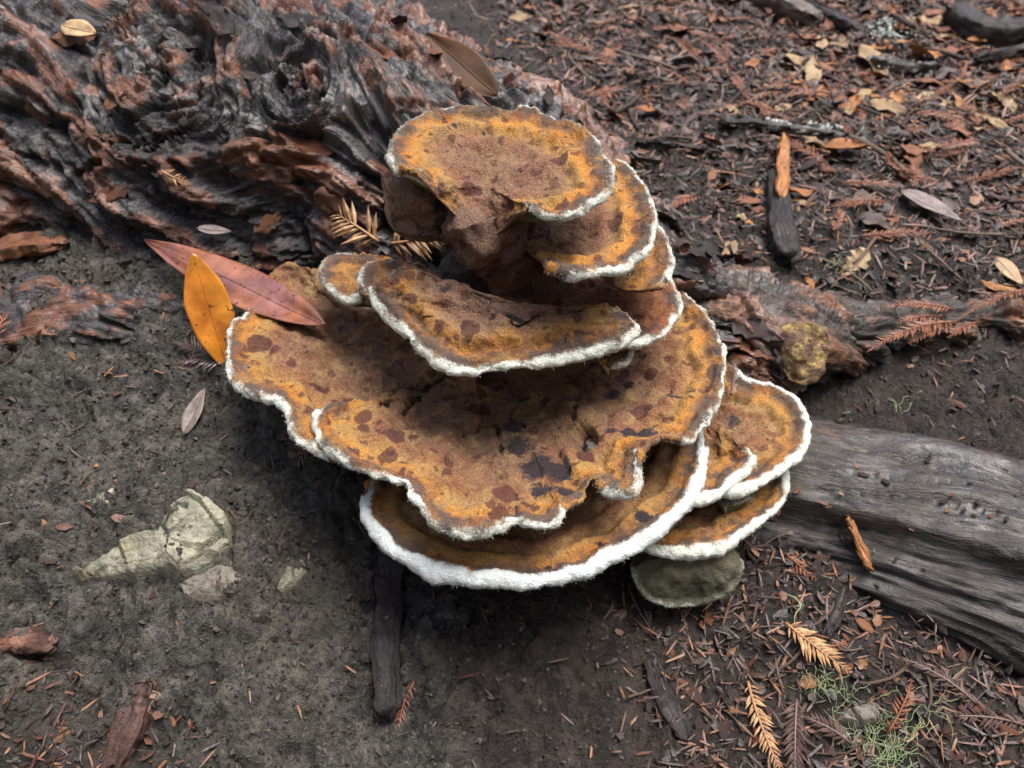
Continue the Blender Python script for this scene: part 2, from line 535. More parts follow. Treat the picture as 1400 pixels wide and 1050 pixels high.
def root_mesh(name, path, ns, nt, arc=(-25, 205), knots=(), amp=1.0, seed=0.0, profile=None, smoothbark=False, dirt_level=0.0):
    pth = cr_path(path, ns)
    ctr, rw, rh = pth[:, :3], pth[:, 3], pth[:, 4]
    tan = np.gradient(ctr, axis=0)
    tan[:, 2] = 0
    seg = np.linalg.norm(np.gradient(ctr, axis=0), axis=1)
    s = np.cumsum(seg)
    tan /= np.linalg.norm(tan, axis=1)[:, None]
    side = np.stack([tan[:, 1], -tan[:, 0], np.zeros(ns)], 1)     # towards the viewer for a path going +x
    phi = np.radians(np.linspace(arc[0], arc[1], nt))
    cph, sph = np.cos(phi)[None, :, None], np.sin(phi)[None, :, None]
    base = ctr[:, None] + side[:, None] * cph * rw[:, None, None] + np.array([0, 0, 1.0]) * sph * rh[:, None, None]
    S = np.repeat(s[:, None], nt, 1)
    # arc length across
    dt = np.linalg.norm(np.diff(base, axis=1), axis=2)
    T = np.concatenate([np.zeros((ns, 1)), np.cumsum(dt, 1)], 1)
    T = T - T[:, nt // 2][:, None]
    wob = 0.03 * fbm(S * 6 + seed, T * 6, oct=2)
    psi = T + wob
    al = S.copy()
    ring = np.zeros_like(S)
    for (kx, ky, R) in knots:
        # the knot given as a world (x, y): find the nearest grid point
        q = np.argmin((base[..., 0] - kx) ** 2 + (base[..., 1] - ky) ** 2 - 0.2 * base[..., 2])
        s0, t0 = S.flat[q], T.flat[q]
        dx, dy = S - s0, T - t0
        r2 = dx * dx + dy * dy + 1e-6
        r = np.sqrt(r2)
        fall = R * R / np.maximum(r2, (0.8 * R) ** 2)
        psi = psi - dy * fall
        al = al + dx * fall
        inside = sstep(1.10 * R, 0.7 * R, r + 0.25 * R * perlin(S * 30, T * 30))
        psi = psi * (1 - inside) + (T + (r - R) * 1.3 - dy) * inside
        al = al * (1 - inside) + (S - dx + np.arctan2(dy, dx) * R) * inside
        ring = np.maximum(ring, np.exp(-((r - 0.9 * R) / (0.35 * R)) ** 2))
    base_n = grid_normals(base)
    if base_n[ns // 2, nt // 2, 2] < 0:
        base_n = -base_n
    if smoothbark:
        h = 0.0055 * fbm(psi * 26 + seed, al * 3.0, oct=3)
        h += 0.0045 * terrace(fbm(psi * 40 - seed, al * 4.5, oct=3), 3.0, 0.2)
        h += 0.0026 * fbm(psi * 110, al * 9 + seed, oct=3, gain=0.65)
        cracks = np.abs(fbm(psi * 50 + seed, al * 4.5, oct=2))
        h -= 0.003 * sstep(0.08, 0.0, cracks) * sstep(-0.1, 0.3, perlin(psi * 12, al * 6 + 9))
        plate = 0.3 * fbm(psi * 20, al * 5, oct=2)
    else:
        big = fbm(S * 9 + seed, T * 12, oct=3)
        pl = fbm(psi * 46 + seed, al * 20, oct=3)
        tr = terrace(pl + 0.25 * fbm(S * 50, T * 50, oct=2), 3.2, 0.22)
        fine = fbm(psi * 150 + seed, al * 34, oct=4, gain=0.65)
        rid = 1 - np.abs(fbm(psi * 55 - seed, al * 15 + 4, oct=3))
        deep = sstep(0.15, 0.0, np.abs(fbm(psi * 36 + 11, al * 15 + seed, oct=2)))
        h = amp * (0.012 * big + 0.0120 * tr + 0.0042 * fine + 0.006 * (rid - 0.6) - 0.010 * deep) + 0.006 * ring
        plate = tr
    if profile is not None:
        h = h + profile(S, T, rw[:, None])
    P = base + base_n * h[..., None]
    dirt = np.clip(dirt_level + 0.55 * fbm(S * 14 + 3 + seed, T * 14, oct=3), 0, 1)
    flow = np.stack([psi * 190, al * 34, np.full_like(psi, seed)], -1)
    ROOT_SAMPLES.append(P.reshape(-1, 3))
    return mesh_np(name, P.reshape(-1, 3), grid_faces(ns, nt),
                   {'flow': flow.reshape(-1, 3), 'plate': plate.ravel(), 'dirt': dirt.ravel()}), P


M_BARK = mat_bark('redwood bark', (0.014, 0.013, 0.015), (0.095, 0.080, 0.076), (0.21, 0.078, 0.038), 0.57, 0.25)
M_WOOD = mat_bark('grey wet wood', (0.022, 0.018, 0.016), (0.098, 0.080, 0.064), (0.14, 0.092, 0.062), 0.62, 0.32, 0.9, 0.42)
M_ROT = mat_bark('rotten bark', (0.028, 0.020, 0.016), (0.10, 0.068, 0.048), (0.21, 0.088, 0.042), 0.52, 0.42)

main_path = [(-1.05, 1.22, .12, .42, .30), (-.45, .83, .12, .30, .22), (-.28, .735, .12, .225, .17), (-.14, .65, .12, .158, .148),
             (-.04, .588, .115, .118, .130), (.04, .535, .11, .088, .092), (.11, .50, .10, .065, .060), (.20, .495, .075, .045, .028)]
k1 = at_z(140, 95, .27)
k2 = at_z(385, 255, .20)
k3 = at_z(445, 130, .25)
main_root, MAIN_P = root_mesh('tree_root', main_path, 640, 330, knots=[(k1[0], k1[1], .060), (k2[0], k2[1], .030)], seed=2.0, dirt_level=0.12)
tree_root = link('tree_root', main_root, M_BARK, label='big wet redwood root with swirling knotted black and rust bark, rising behind the fungus', category='root')

rot_path = [(.13, .50, .085, .040, .045), (.20, .487, .080, .050, .036), (.26, .505, .072, .032, .022), (.36, .52, .070, .020, .016), (.55, .525, .076, .022, .016), (.90, .54, .09, .02, .016)]
rm, ROT_P = root_mesh('rotten_root', rot_path, 420, 90, seed=7.0, amp=0.8, dirt_level=0.25)
rotten_root = link('rotten_root', rm, M_ROT, label='thin rotting brown root with flaking bark running off to the right behind the grey log', category='root')


def log_profile(S, T, rw):
    t = T / rw
    w = 0.10 * perlin(S * 9, T * 0)
    groove = -0.020 * np.exp(-((t - 0.36 + w) / 0.13) ** 2) * sstep(0.14, 0.24, S)
    lip = -0.012 * sstep(-0.42, -0.56, t + w) 
    return groove + lip + 0.010 * np.exp(-((t - 0.72) / 0.22) ** 2)


log_path = [(.06, .445, -.005, .060, .045), (.15, .402, .000, .068, .058), (.26, .345, .006, .074, .068), (.40, .275, .010, .078, .070), (.62, .165, .01, .085, .07), (.95, .0, .0, .09, .07)]
lm, LOG_P = root_mesh('grey_root', log_path, 420, 130, seed=13.0, profile=log_profile, smoothbark=True, dirt_level=0.10)
grey_root = link('grey_root', lm, M_WOOD, label='smooth grey wet barkless root with a long groove, half buried right of the fungus', category='root')

low_path = [(-.75, .50, .075, .05, .030), (-.50, .495, .085, .050, .030), (-.36, .497, .095, .045, .030), (-.27, .495, .10, .035, .024), (-.20, .49, .09, .022, .012)]
sm_, LOW_P = root_mesh('low_root', low_path, 260, 70, seed=21.0, amp=0.7, dirt_level=0.10)
low_root = link('low_root', sm_, M_BARK, label='low dark root with rust patches lying between the soil bank and the big root', category='root')

# ------------------------------------------------------------------ height map of everything solid so far
HX0, HX1, HY0, HY1, HS = -0.9, 1.3, 0.05, 2.4, 0.004
hnx, hny = int((HX1 - HX0) / HS), int((HY1 - HY0) / HS)
hx = HX0 + (np.arange(hnx) + 0.5) * HS
hy = HY0 + (np.arange(hny) + 0.5) * HS


def interp_grid(X, Y):
    i = np.clip(np.searchsorted(gx, X) - 1, 0, len(gx) - 2)
    j = np.clip(np.searchsorted(gy, Y) - 1, 0, len(gy) - 2)
    fx = (X - gx[i]) / (gx[i + 1] - gx[i])
    fy = (Y - gy[j]) / (gy[j + 1] - gy[j])
    return (GH[j, i] * (1 - fx) * (1 - fy) + GH[j, i + 1] * fx * (1 - fy) + GH[j + 1, i] * (1 - fx) * fy + GH[j + 1, i + 1] * fx * fy)


HMX, HMY = np.meshgrid(hx, hy)
HM = interp_grid(HMX, HMY)
GROUND_HM = HM.copy()
for pts in ROOT_SAMPLES:
    i = ((pts[:, 0] - HX0) / HS).astype(int)
    j = ((pts[:, 1] - HY0) / HS).astype(int)
    ok = (i >= 0) & (i < hnx) & (j >= 0) & (j < hny)
    np.maximum.at(HM, (j[ok], i[ok]), pts[ok, 2])
IS_ROOT = HM > GROUND_HM + 0.004


def surf(x, y):
    i = np.clip((np.asarray(x) - HX0) / HS - 0.5, 0, hnx - 1.001)
    j = np.clip((np.asarray(y) - HY0) / HS - 0.5, 0, hny - 1.001)
    i0, j0 = i.astype(int), j.astype(int)
    fx, fy = i - i0, j - j0
    return HM[j0, i0] * (1 - fx) * (1 - fy) + HM[j0, i0 + 1] * fx * (1 - fy) + HM[j0 + 1, i0] * (1 - fx) * fy + HM[j0 + 1, i0 + 1] * fx * fy


def on_root(x, y):
    i = np.clip(((np.asarray(x) - HX0) / HS).astype(int), 0, hnx - 1)
    j = np.clip(((np.asarray(y) - HY0) / HS).astype(int), 0, hny - 1)
    return IS_ROOT[j, i]


def surf_n(x, y, e=0.006):
    gx_ = (surf(x + e, y) - surf(x - e, y)) / (2 * e)
    gy_ = (surf(x, y + e) - surf(x, y - e)) / (2 * e)
    n = np.stack([-gx_, -gy_, np.ones_like(gx_)], -1)
    return n / np.linalg.norm(n, axis=-1)[..., None]


def hit(px, py):
    """where the sight line through a pixel meets ground or root"""
    d = ray(px, py)
    t = np.linspace(0.25, 2.6, 3000)
    p = CAM[None] + d[None] * t[:, None]
    below = p[:, 2] < surf(p[:, 0], p[:, 1])
    k = int(np.argmax(below)) if below.any() else len(t) - 1
    return p[k]


# ================================================================== FUNGUS
fungus = empty('fungus', (0.02, 0.44, 0.06), label='large rosette bracket fungus, tiered orange-brown caps with woolly white edges, growing from the root', category='fungus')


CAP_TOPS = []


def closed_cr(pts, step):
    pts = np.asarray(pts, float)
    n = len(pts)
    out = []
    for i in range(n):
        p0, p1, p2, p3 = pts[i - 1], pts[i], pts[(i + 1) % n], pts[(i + 2) % n]
        f = np.linspace(0, 1, 30, endpoint=False)[:, None]
        out.append(0.5 * (2 * p1 + (p2 - p0) * f + (2 * p0 - 5 * p1 + 4 * p2 - p3) * f ** 2 + (3 * p1 - p0 - 3 * p2 + p3) * f ** 3))
    o = np.vstack(out)
    d = np.linalg.norm(np.diff(np.vstack([o, o[:1]])[:, :3], axis=0), axis=1)
    s = np.concatenate([[0], np.cumsum(d)])
    m = max(60, int(s[-1] / step))
    u = np.linspace(0, s[-1], m, endpoint=False)
    oo = np.vstack([o, o[:1]])
    return np.stack([np.interp(u, s, oo[:, k]) for k in range(oo.shape[1])], 1)


def cap(outline, centre, mat, edge=0.0040, pw=1.4, seed=0.0, stains=(), dents=(), lump=1.0, root_thick=0.02, fuzz=True, name='cap', label=None,
        rings=1.0, droop=0.0, fuzzmat=None, step=0.0013):
    """outline: (px, py, height, margin) rows; each becomes a point at its own height. margin 1 = woolly growing edge, 0 = grown-in side"""
    rows = [(*at_z(px, py, z), m) for px, py, z, m in outline]
    B4 = closed_cr(rows, step)
    B, mg = B4[:, :3], np.clip(B4[:, 3], 0, 1)
    A = at_z(*centre)
    n = len(B)
    area = np.sum(B[:, 0] * np.roll(B[:, 1], -1) - np.roll(B[:, 0], -1) * B[:, 1])
    if area < 0:
        B, mg = B[::-1].copy(), mg[::-1].copy()
    tg = np.roll(B, -3, 0) - np.roll(B, 3, 0)
    nr = np.stack([tg[:, 1], -tg[:, 0]], 1)
    nr /= np.linalg.norm(nr, axis=1)[:, None] + 1e-9
    nr3 = np.concatenate([nr, np.zeros((n, 1))], 1)
    # scalloped edge
    sc = 0.0026 * perlin(B[:, 0] * 42 + seed, B[:, 1] * 42) + 0.0010 * perlin(B[:, 0] * 160, B[:, 1] * 160 + seed)
    B = B + nr3 * (sc * (0.25 + 0.75 * mg))[:, None]
    B[:, 2] += 0.0035 * perlin(B[:, 0] * 24 + 5, B[:, 1] * 24 + seed) * mg
    er = edge * (0.85 + 0.5 * perlin(B[:, 0] * 35 + 9, B[:, 1] * 35 + seed)) * (0.35 + 0.65 * mg)
    I = B - nr3 * er[:, None]
    R = np.linalg.norm(I - A, axis=1).max()
    nrow = int(np.clip(R / 0.0016, 14, 90))
    r = 1 - (1 - np.linspace(0, 1, nrow)) ** 1.15
    r[0] = 0.0006
    top = A + (I[None] - A) * r[:, None, None]
    zt = A[2] + (I[None, :, 2] - A[2]) * (r[:, None] ** pw)
    top[..., 2] = zt
    ka = 13
    ang = np.linspace(0, PI, ka)[1:]
    arc = I[None] + nr3[None] * (er[None, :] * np.sin(ang)[:, None])[..., None]
    arc[..., 2] = I[None, :, 2] - er[None] + er[None] * np.cos(ang)[:, None]
    nb_ = 12
    rb = np.linspace(1, 0.02, nb_)[1:]
    bot = A + (I[None] - A) * rb[:, None, None]
    bot[..., 2] = A[2] + (I[None, :, 2] - A[2]) * (rb[:, None] ** pw) - 2 * er[None] - root_thick * (1 - rb[:, None]) ** 0.8
    Pm = np.concatenate([top, arc, bot], 0)
    # distance from the growing edge
    src = B[mg > 0.5][::3, :2] if (mg > 0.5).any() else B[:1, :2] + 10
    tp = top.reshape(-1, 3)[:, :2]
    dist = np.empty(len(tp))
    for k in range(0, len(tp), 8000):
        q = tp[k:k + 8000]
        dist[k:k + 8000] = np.sqrt(((q[:, None] - src[None]) ** 2).sum(-1).min(1))
    dtop = dist.reshape(nrow, n)
    darc = np.maximum(er * 0.55, 0)[None] * (1 - ang[:, None] / (PI / 2.2))
    dbot = np.repeat((-0.03 * mg + 0.05 * (1 - mg))[None], nb_ - 1, 0)
    darc = np.where(ang[:, None] > PI * 0.8, -0.012 - 0.01 * (ang[:, None] - PI * .8), darc)
    darc = darc * mg[None] + 0.05 * (1 - mg[None])
    D = np.concatenate([dtop - er[None] * 0.45, darc, dbot], 0)
    N = grid_normals(Pm, True)
    if N[nrow // 2, :, 2].mean() < 0:
        N = -N
    X, Y, Z = Pm[..., 0], Pm[..., 1], Pm[..., 2]
    tm = np.concatenate([np.ones(nrow), np.linspace(0.9, 0.4, ka - 1), np.full(nb_ - 1, 0.3)])[:, None]
    inner = sstep(0.0, 0.02, D)
    h = lump * (0.0042 * fbm(X * 32 + seed, Y * 32, Z * 32, oct=3) * (0.3 + 0.7 * inner) + 0.0011 * fbm(X * 130, Y * 130 + seed, Z * 130, oct=2))
    h = h + 0.0006 * fbm(X * 420, Y * 420, Z * 420, oct=2)
    wm = sstep(0.007, 0.003, D)
    h = h + wm * 0.0008 * fbm(X * 230, Y * 230, Z * 230, oct=3, gain=0.7)
    wobD = D + 0.004 * perlin(X * 45, Y * 45, Z * 45 + seed)
    h = h + rings * 0.0011 * np.sin(wobD * 2 * PI / 0.0125) * sstep(0.002, 0.008, D) * sstep(0.05, 0.02, D)
    h = h * tm
    N[:4] = N[4].mean(0) / np.linalg.norm(N[4].mean(0))
    hc = h[4].mean()
    for k_ in range(5):
        h[k_] = hc + (h[k_] - hc) * (k_ / 5.0)
    stain = np.zeros_like(D)
    for (sx, sy, sr, sa) in stains:
        # mark at a pixel: nearest top-surface vertex to that sight line
        d = ray(sx, sy)
        d = d / np.linalg.norm(d)
        rel = top.reshape(-1, 3) - CAM
        q = np.argmin(np.linalg.norm(rel - (rel @ d)[:, None] * d, axis=1))
        c0 = top.reshape(-1, 3)[q]
        stain = np.maximum(stain, sa * np.exp(-(((Pm - c0) ** 2).sum(-1)) / (sr * sr)))
    for (path, wd, dp) in dents:
        pp = []
        for (sx, sy) in path:
            d = ray(sx, sy)
            d = d / np.linalg.norm(d)
            rel = top.reshape(-1, 3) - CAM
            q = np.argmin(np.linalg.norm(rel - (rel @ d)[:, None] * d, axis=1))
            pp.append(top.reshape(-1, 3)[q])
        pp = np.array(pp)
        dd = np.full(D.shape, 9.0)
        for k in range(max(1, len(pp) - 1)):
            a, b = pp[k], pp[min(k + 1, len(pp) - 1)]
            ab = b - a
            tt = np.clip(((Pm - a) @ ab) / (ab @ ab + 1e-9), 0, 1)
            dd = np.minimum(dd, np.linalg.norm(Pm - (a + tt[..., None] * ab), axis=-1))
        dd = dd + 0.0030 * np.abs(fbm(X * 110 + 3, Y * 110, Z * 110, oct=3)) - 0.0004
        g = np.exp(-(np.maximum(dd, 0) / wd) ** 2)
        h = h - dp * g
        if dp > 0.0025:
            stain = np.maximum(stain, 1.0 * sstep(0.35, 0.8, g))
    Pm = Pm + N * h[..., None]
    CAP_TOPS.append((Pm[4:nrow - 8].reshape(-1, 3), N[4:nrow - 8].reshape(-1, 3)))
    MG = np.repeat(mg[None], Pm.shape[0], 0)
    f = grid_faces(Pm.shape[0], n, True)
    me = mesh_np(name, Pm.reshape(-1, 3), f, {'edge': D.ravel(), 'stain': stain.ravel(), 'margin': MG.ravel()})
    o = link(name, me, mat, fungus)
    if label:
        o['label'] = label
    if fuzz:
        # woolly hairs of the growing edge
        a0 = nrow - 2
        idx = np.arange(a0, nrow + 9)
        wgt = (MG[idx] > 0.6).ravel()
        cand = Pm[idx].reshape(-1, 3)[wgt]
        cn = N[idx].reshape(-1, 3)[wgt]
        if len(cand):
            kf = int(len(cand) * 1.0)
            pick = RNG.integers(0, len(cand), kf)
            p = cand[pick] + RNG.normal(size=(kf, 3)) * 0.0005
            dirn = cn[pick] + RNG.normal(size=(kf, 3)) * 0.55
            dirn /= np.linalg.norm(dirn, axis=1)[:, None]
            ln = RNG.uniform(0.0002, 0.0009, kf)[:, None]
            sd = np.cross(dirn, RNG.normal(size=(kf, 3)))
            sd /= np.linalg.norm(sd, axis=1)[:, None]
            wd_ = RNG.uniform(0.00008, 0.00018, kf)[:, None]
            v = np.stack([p + sd * wd_ - dirn * 0.0004, p - sd * wd_ - dirn * 0.0004, p + dirn * ln], 1).reshape(-1, 3)
            fm = mesh_np('edge_wool', v, np.arange(len(v)).reshape(-1, 3), smooth=False)
            link('edge_wool', fm, fuzzmat or M_FUZZ, o, kind='stuff').matrix_parent_inverse = Matrix.Identity(4)
    return o


M_FUZZ = mat_plain('white wool', [(0.72, 0.74, 0.64), (0.66, 0.68, 0.58), (0.75, 0.77, 0.69), (0.50, 0.44, 0.33)], 0.9, 300, 'island', 0.0002, 0.2)
M_FUZZ_OLD = mat_plain('grey wool', [(0.30, 0.30, 0.22), (0.20, 0.20, 0.14)], 0.9, 300, 'island', 0.0002, 0.2)
CAP_STD = mat_cap('cap skin')
CAP_TOP = mat_cap('cap skin golden', white=0.0008, orange=1.05, mauve=0.32)
CAP_BOT = mat_cap('cap skin young', white=0.0040, orange=0.85, spots=0.5, whitecol=(0.70, 0.74, 0.70))
CAP_RIGHT = mat_cap('cap skin wide edged', white=0.0028, orange=0.9, spots=0.7)
CAP_RED = mat_cap('cap skin red', red=0.75, orange=0.8)
CAP_MID = mat_cap('cap skin weathered', white=0.0016, orange=0.85, mauve=0.62)
CAP_OLD = mat_cap('cap skin old', dull=0.93, white=0.0, whitecol=(0.45, 0.46, 0.36))


def ol(seq, z, m=1):
    """rows of (px, py[, dz[, margin]]) -> full rows"""
    out = []
    for q in seq:
        dz = q[2] if len(q) > 2 else 0.0
        mm = q[3] if len(q) > 3 else m
        out.append((q[0], q[1], z + dz, mm))
    return out


# bottom to top
cap(ol([(1012, 764), (1014, 782, -.004), (1000, 806, -.012), (980, 820, -.016), (954, 829, -.020), (920, 829, -.020), (892, 819, -.016), (873, 799, -.010), (866, 778), (872, 758), (900, 735, .008, 0), (980, 735, .008, 0)], .050),
    (940, 752, .066), CAP_OLD, edge=.0028, pw=1.8, seed=31, fuzzmat=M_FUZZ_OLD, rings=1.2, label='small old grey-green cap at the foot of the rosette')
cap(ol([(1084, 634), (1083, 660), (1072, 684), (1052, 704), (1022, 726), (1000, 743), (974, 753), (940, 757), (902, 753), (876, 742), (868, 715, 0, .3), (900, 660, 0, 0), (960, 600, 0, 0), (1040, 606, 0, 0), (1074, 616, 0, .6)], .074),
    (950, 660, .062), CAP_RIGHT, edge=.0052, pw=1.6, seed=29)
cap(ol([(1030, 672), (1018, 682), (1006, 688), (990, 690, 0, .6), (980, 680, 0, 0), (1000, 664, 0, 0)], .084), (1004, 676, .087), CAP_OLD, edge=.0030, pw=1.2, seed=33, lump=.4)
cap(ol([(985, 488, 0, 0), (1000, 494, 0, .8), (1016, 507), (1036, 519), (1060, 523), (1084, 535), (1102, 555), (1112, 580), (1108, 604), (1096, 624), (1072, 643), (1040, 661), (1012, 671), (988, 670), (950, 660, -.022, 0), (920, 600, -.03, 0), (950, 520, -.02, 0)], .096),
    (985, 580, .087), CAP_RIGHT, edge=.0046, pw=1.5, seed=27, stains=[(1003, 575, .010, .6)])
cap(ol([(938, 690), (952, 686), (972, 678), (1000, 658), (1022, 641), (1034, 624), (1029, 612, 0, .7), (1006, 600, .001, 0), (975, 575, -.006, 0), (925, 590, -.035, 0), (905, 650, -.03, 0)], .104),
    (965, 628, .092), CAP_RIGHT, edge=.0052, pw=1.4, seed=25)
cap(ol([(500, 662, 0, .7), (490, 686), (496, 709), (516, 737), (548, 761), (580, 778), (624, 790), (672, 796), (712, 798), (752, 796), (792, 786), (832, 768), (872, 744), (912, 720), (944, 689), (960, 656), (970, 616), (964, 586, 0, .5),
        (930, 540, 0, 0), (840, 500, 0, 0), (700, 490, 0, 0), (580, 540, 0, 0), (520, 620, 0, .2)], .108),
    (740, 570, .086), CAP_BOT, edge=.0058, pw=1.7, seed=23, rings=1.4, lump=.7, stains=[(880, 706, .0055, 1.1), (822, 744, .0045, 1.0), (748, 774, .003, .9)],
    label='lowest broad cap with the widest smooth white edge')
# left lobe of the broad tier
cap(ol([(333, 429), (316, 444), (308, 468), (303, 493), (316, 520), (344, 538), (372, 548), (389, 560), (394, 581), (412, 602), (444, 620), (500, 630, -.005, 0), (640, 600, -.02, 0), (640, 470, -.01, 0), (560, 400, 0, 0), (470, 372, .003, 0), (432, 370, .004, .2),
        (414, 363, .004, .5), (382, 366, .002, .3), (356, 380, 0, .3), (338, 404, 0, .5)], .138),
    (520, 490, .122), CAP_STD, edge=.0042, pw=1.5, seed=21, lump=1.7, stains=[(520, 470, .006, .6)], dents=[([(500, 405), (520, 412)], .006, .004), ([(524, 556), (545, 540), (575, 524), (618, 508)], .0036, .010), ([(550, 568), (564, 550), (596, 520)], .0026, .007)])
# front and right of the broad tier
cap(ol([(472, 548, -.010, .0), (448, 550, -.001, .6), (431, 557, .001), (425, 572), (436, 600), (460, 625), (500, 641), (540, 656), (556, 663), (562, 681), (580, 699), (600, 714), (624, 725), (656, 729), (688, 721), (706, 714), (716, 717), (740, 719), (764, 712),
        (775, 694), (786, 688, -.002, .5), (800, 679, -.003, .6), (806, 660, -.002, .2), (813, 653, -.002, .5), (826, 665), (858, 675), (878, 663), (883, 644), (877, 622, 0, .7), (881, 609, 0, 0), (893, 603, 0, 0), (914, 598, 0, .6), (936, 604, 0, 1), (957, 593), (976, 564),
        (990, 528), (997, 496), (993, 470), (980, 440), (960, 418), (942, 398), (924, 384, 0, .5), (860, 380, 0, 0), (760, 410, -.01, 0), (640, 470, -.030, 0), (540, 532, -.024, 0)], .142),
    (700, 505, .106), CAP_STD, edge=.0040, pw=1.5, seed=19, lump=1.5,
    stains=[(700, 590, .0075, 1), (712, 612, .011, 1.05), (735, 640, .013, 1.15), (765, 645, .010, 1.1), (772, 668, .006, 1.1), (740, 665, .007, .8), (838, 537, .005, 1.2), (860, 527, .004, 1.1), (832, 585, .004, 1.1), (868, 585, .009, 1.2), (885, 590, .009, 1.1), (925, 545, .006, .8), (655, 545, .003, .9), (714, 548, .004, .9)],
    dents=[([(524, 556), (560, 532), (610, 512)], .0030, .008), ([(552, 568), (566, 552), (590, 524)], .0024, .006), ([(796, 588), (800, 602)], .0052, .018), ([(790, 545), (787, 575)], .0018, .004), ([(680, 582), (686, 622)], .0016, .003), ([(708, 660), (707, 712)], .0018, .003), ([(694, 568), (718, 586)], .0018, .003)],
    label='widest cap, rust and ochre with tar-black rotted patches and cracks')
# small lobe under the weathered tier
cap(ol([(864, 470), (866, 486), (857, 496), (837, 499), (818, 488, 0, .6), (812, 470, 0, 0), (840, 455, 0, 0)], .158), (838, 472, .157), CAP_STD, edge=.0036, pw=1.2, seed=17, lump=.5)
# sliver behind the right tiers
cap(ol([(880, 300, 0, 0), (901, 303), (914, 323), (921, 348), (918, 374), (900, 392, 0, .4), (840, 390, 0, 0), (820, 340, 0, 0)], .204), (860, 345, .200), CAP_STD, edge=.0034, pw=1.3, seed=15)
# red cap
cap(ol([(846, 352, 0, .6), (880, 351), (908, 367), (924, 388), (931, 412), (922, 437), (900, 457), (866, 467), (820, 470, 0, .4), (760, 450, 0, 0), (728, 410, 0, 0), (740, 370, 0, 0), (790, 356, 0, 0)], .174),
    (790, 412, .168), CAP_RED, edge=.0040, pw=1.5, seed=13, label='rusty red cap between the golden and the broad caps')
# cap under the top one
cap(ol([(800, 204, 0, .4), (838, 215), (861, 224), (884, 248), (898, 276), (901, 304), (889, 336), (869, 348), (866, 357), (844, 368), (812, 377), (780, 376), (752, 365, 0, .7), (738, 354, -.004, .2), (716, 336, -.012, 0), (700, 290, -.01, 0), (740, 225, 0, 0)], .232),
    (752, 306, .216), CAP_TOP, edge=.0040, pw=1.5, seed=11, label='golden brown cap tucked under the topmost cap')
# weathered tier
cap(ol([(862, 430, .004), (872, 442, .002), (872, 452), (856, 463), (820, 473), (772, 485), (737, 497), (708, 497), (676, 501), (644, 504), (612, 497), (584, 481), (566, 465), (558, 452), (543, 440), (522, 427), (508, 409, .002), (505, 392, .006), (519, 376, .010, .8), (547, 366, .013, .3), (576, 367, .015, .2),
        (604, 380, .015, 0), (644, 391, .014, 0), (700, 407, .012, 0), (734, 414, .010, 0), (780, 414, .010, 0), (804, 412, .010, 0), (834, 419, .008, .5)], .186),
    (690, 432, .197), CAP_MID, edge=.0046, pw=1.0, seed=9, lump=1.6, stains=[(672, 432, .005, .7), (700, 428, .006, .9), (610, 400, .007, .7), (640, 395, .006, .6)], dents=[([(700, 424), (712, 432)], .005, .006), ([(560, 455), (620, 474), (720, 478), (800, 458)], .004, .002)],
    label='weathered purple-brown cap with a thick cream edge')
cap(ol([(496, 400, 0, .9), (491, 384), (493, 370), (508, 358), (535, 354, 0, .6), (580, 360, 0, 0), (600, 385, 0, 0), (560, 410, 0, 0), (510, 405, 0, .5)], .180), (548, 382, .178), CAP_MID, edge=.0036, pw=1.2, seed=7, lump=.7)
cap(ol([(434, 364), (443, 349), (463, 343), (492, 345, 0, .8), (530, 350, 0, 0), (560, 375, 0, 0), (520, 395, 0, 0), (492, 401), (472, 406), (448, 393), (436, 377)], .168), (502, 372, .166), CAP_TOP, edge=.0036, pw=1.3, seed=5, lump=.7)
# brown lump on the root side
cap(ol([(538, 232, .012, 0), (528, 260, .006, 0), (528, 290, 0, 0), (540, 312, -.006, 0), (570, 320, -.008, 0), (604, 322, -.008, 0), (636, 332, -.01, 0), (650, 300, .0, 0), (620, 250, .012, 0), (580, 226, .016, 0)], .222),
    (570, 272, .243), CAP_MID, edge=.0070, pw=1.3, seed=4, lump=1.7, fuzz=False, stains=[(615, 305, .010, 1.2), (628, 322, .008, 1.3), (600, 285, .006, 1.0), (640, 335, .01, 1.2)], label='hairless brown lump beside the stalk of the topmost cap')
# wet rotten floor round the stalk
cap(ol([(604, 352, 0, 0), (600, 378, -.002, 0), (640, 396, -.004, 0), (690, 400, -.006, 0), (726, 396, -.006, 0), (720, 360, 0, 0), (660, 330, .004, 0), (625, 335, .004, 0)], .184),
    (655, 362, .192), mat_plain('wet rot', [(0.022, 0.013, 0.010), (0.035, 0.02, 0.013)], 0.24, 260, 'noise', 0.004, 0.7), edge=.006, pw=1.0, seed=3, lump=1.8, fuzz=False, name='rot_patch', label='black shiny wet rot round the stalk')
# topmost cap with its stalk
cap(ol([(557, 229, 0, .8), (541, 226), (531, 214), (527, 194), (539, 172), (568, 156), (600, 146), (636, 143), (676, 147), (697, 149), (718, 144), (752, 154), (784, 166), (808, 180), (826, 200), (836, 224), (836, 248), (824, 266), (804, 280), (776, 288), (744, 286), (725, 274),
        (716, 281, -.002, .6), (704, 294, -.014, 0), (676, 318, -.030, 0), (640, 308, -.028, 0), (604, 276, -.016, 0), (580, 247, -.004, .2)], .262),
    (668, 252, .2465), CAP_TOP, edge=.0038, pw=1.6, seed=1, lump=1.25, root_thick=.01, stains=[(620, 172, .003, 1.0), (662, 180, .002, .8), (640, 215, .006, .45), (600, 262, .006, .7)], label='topmost golden cap, folded like a shell onto a brown stalk')


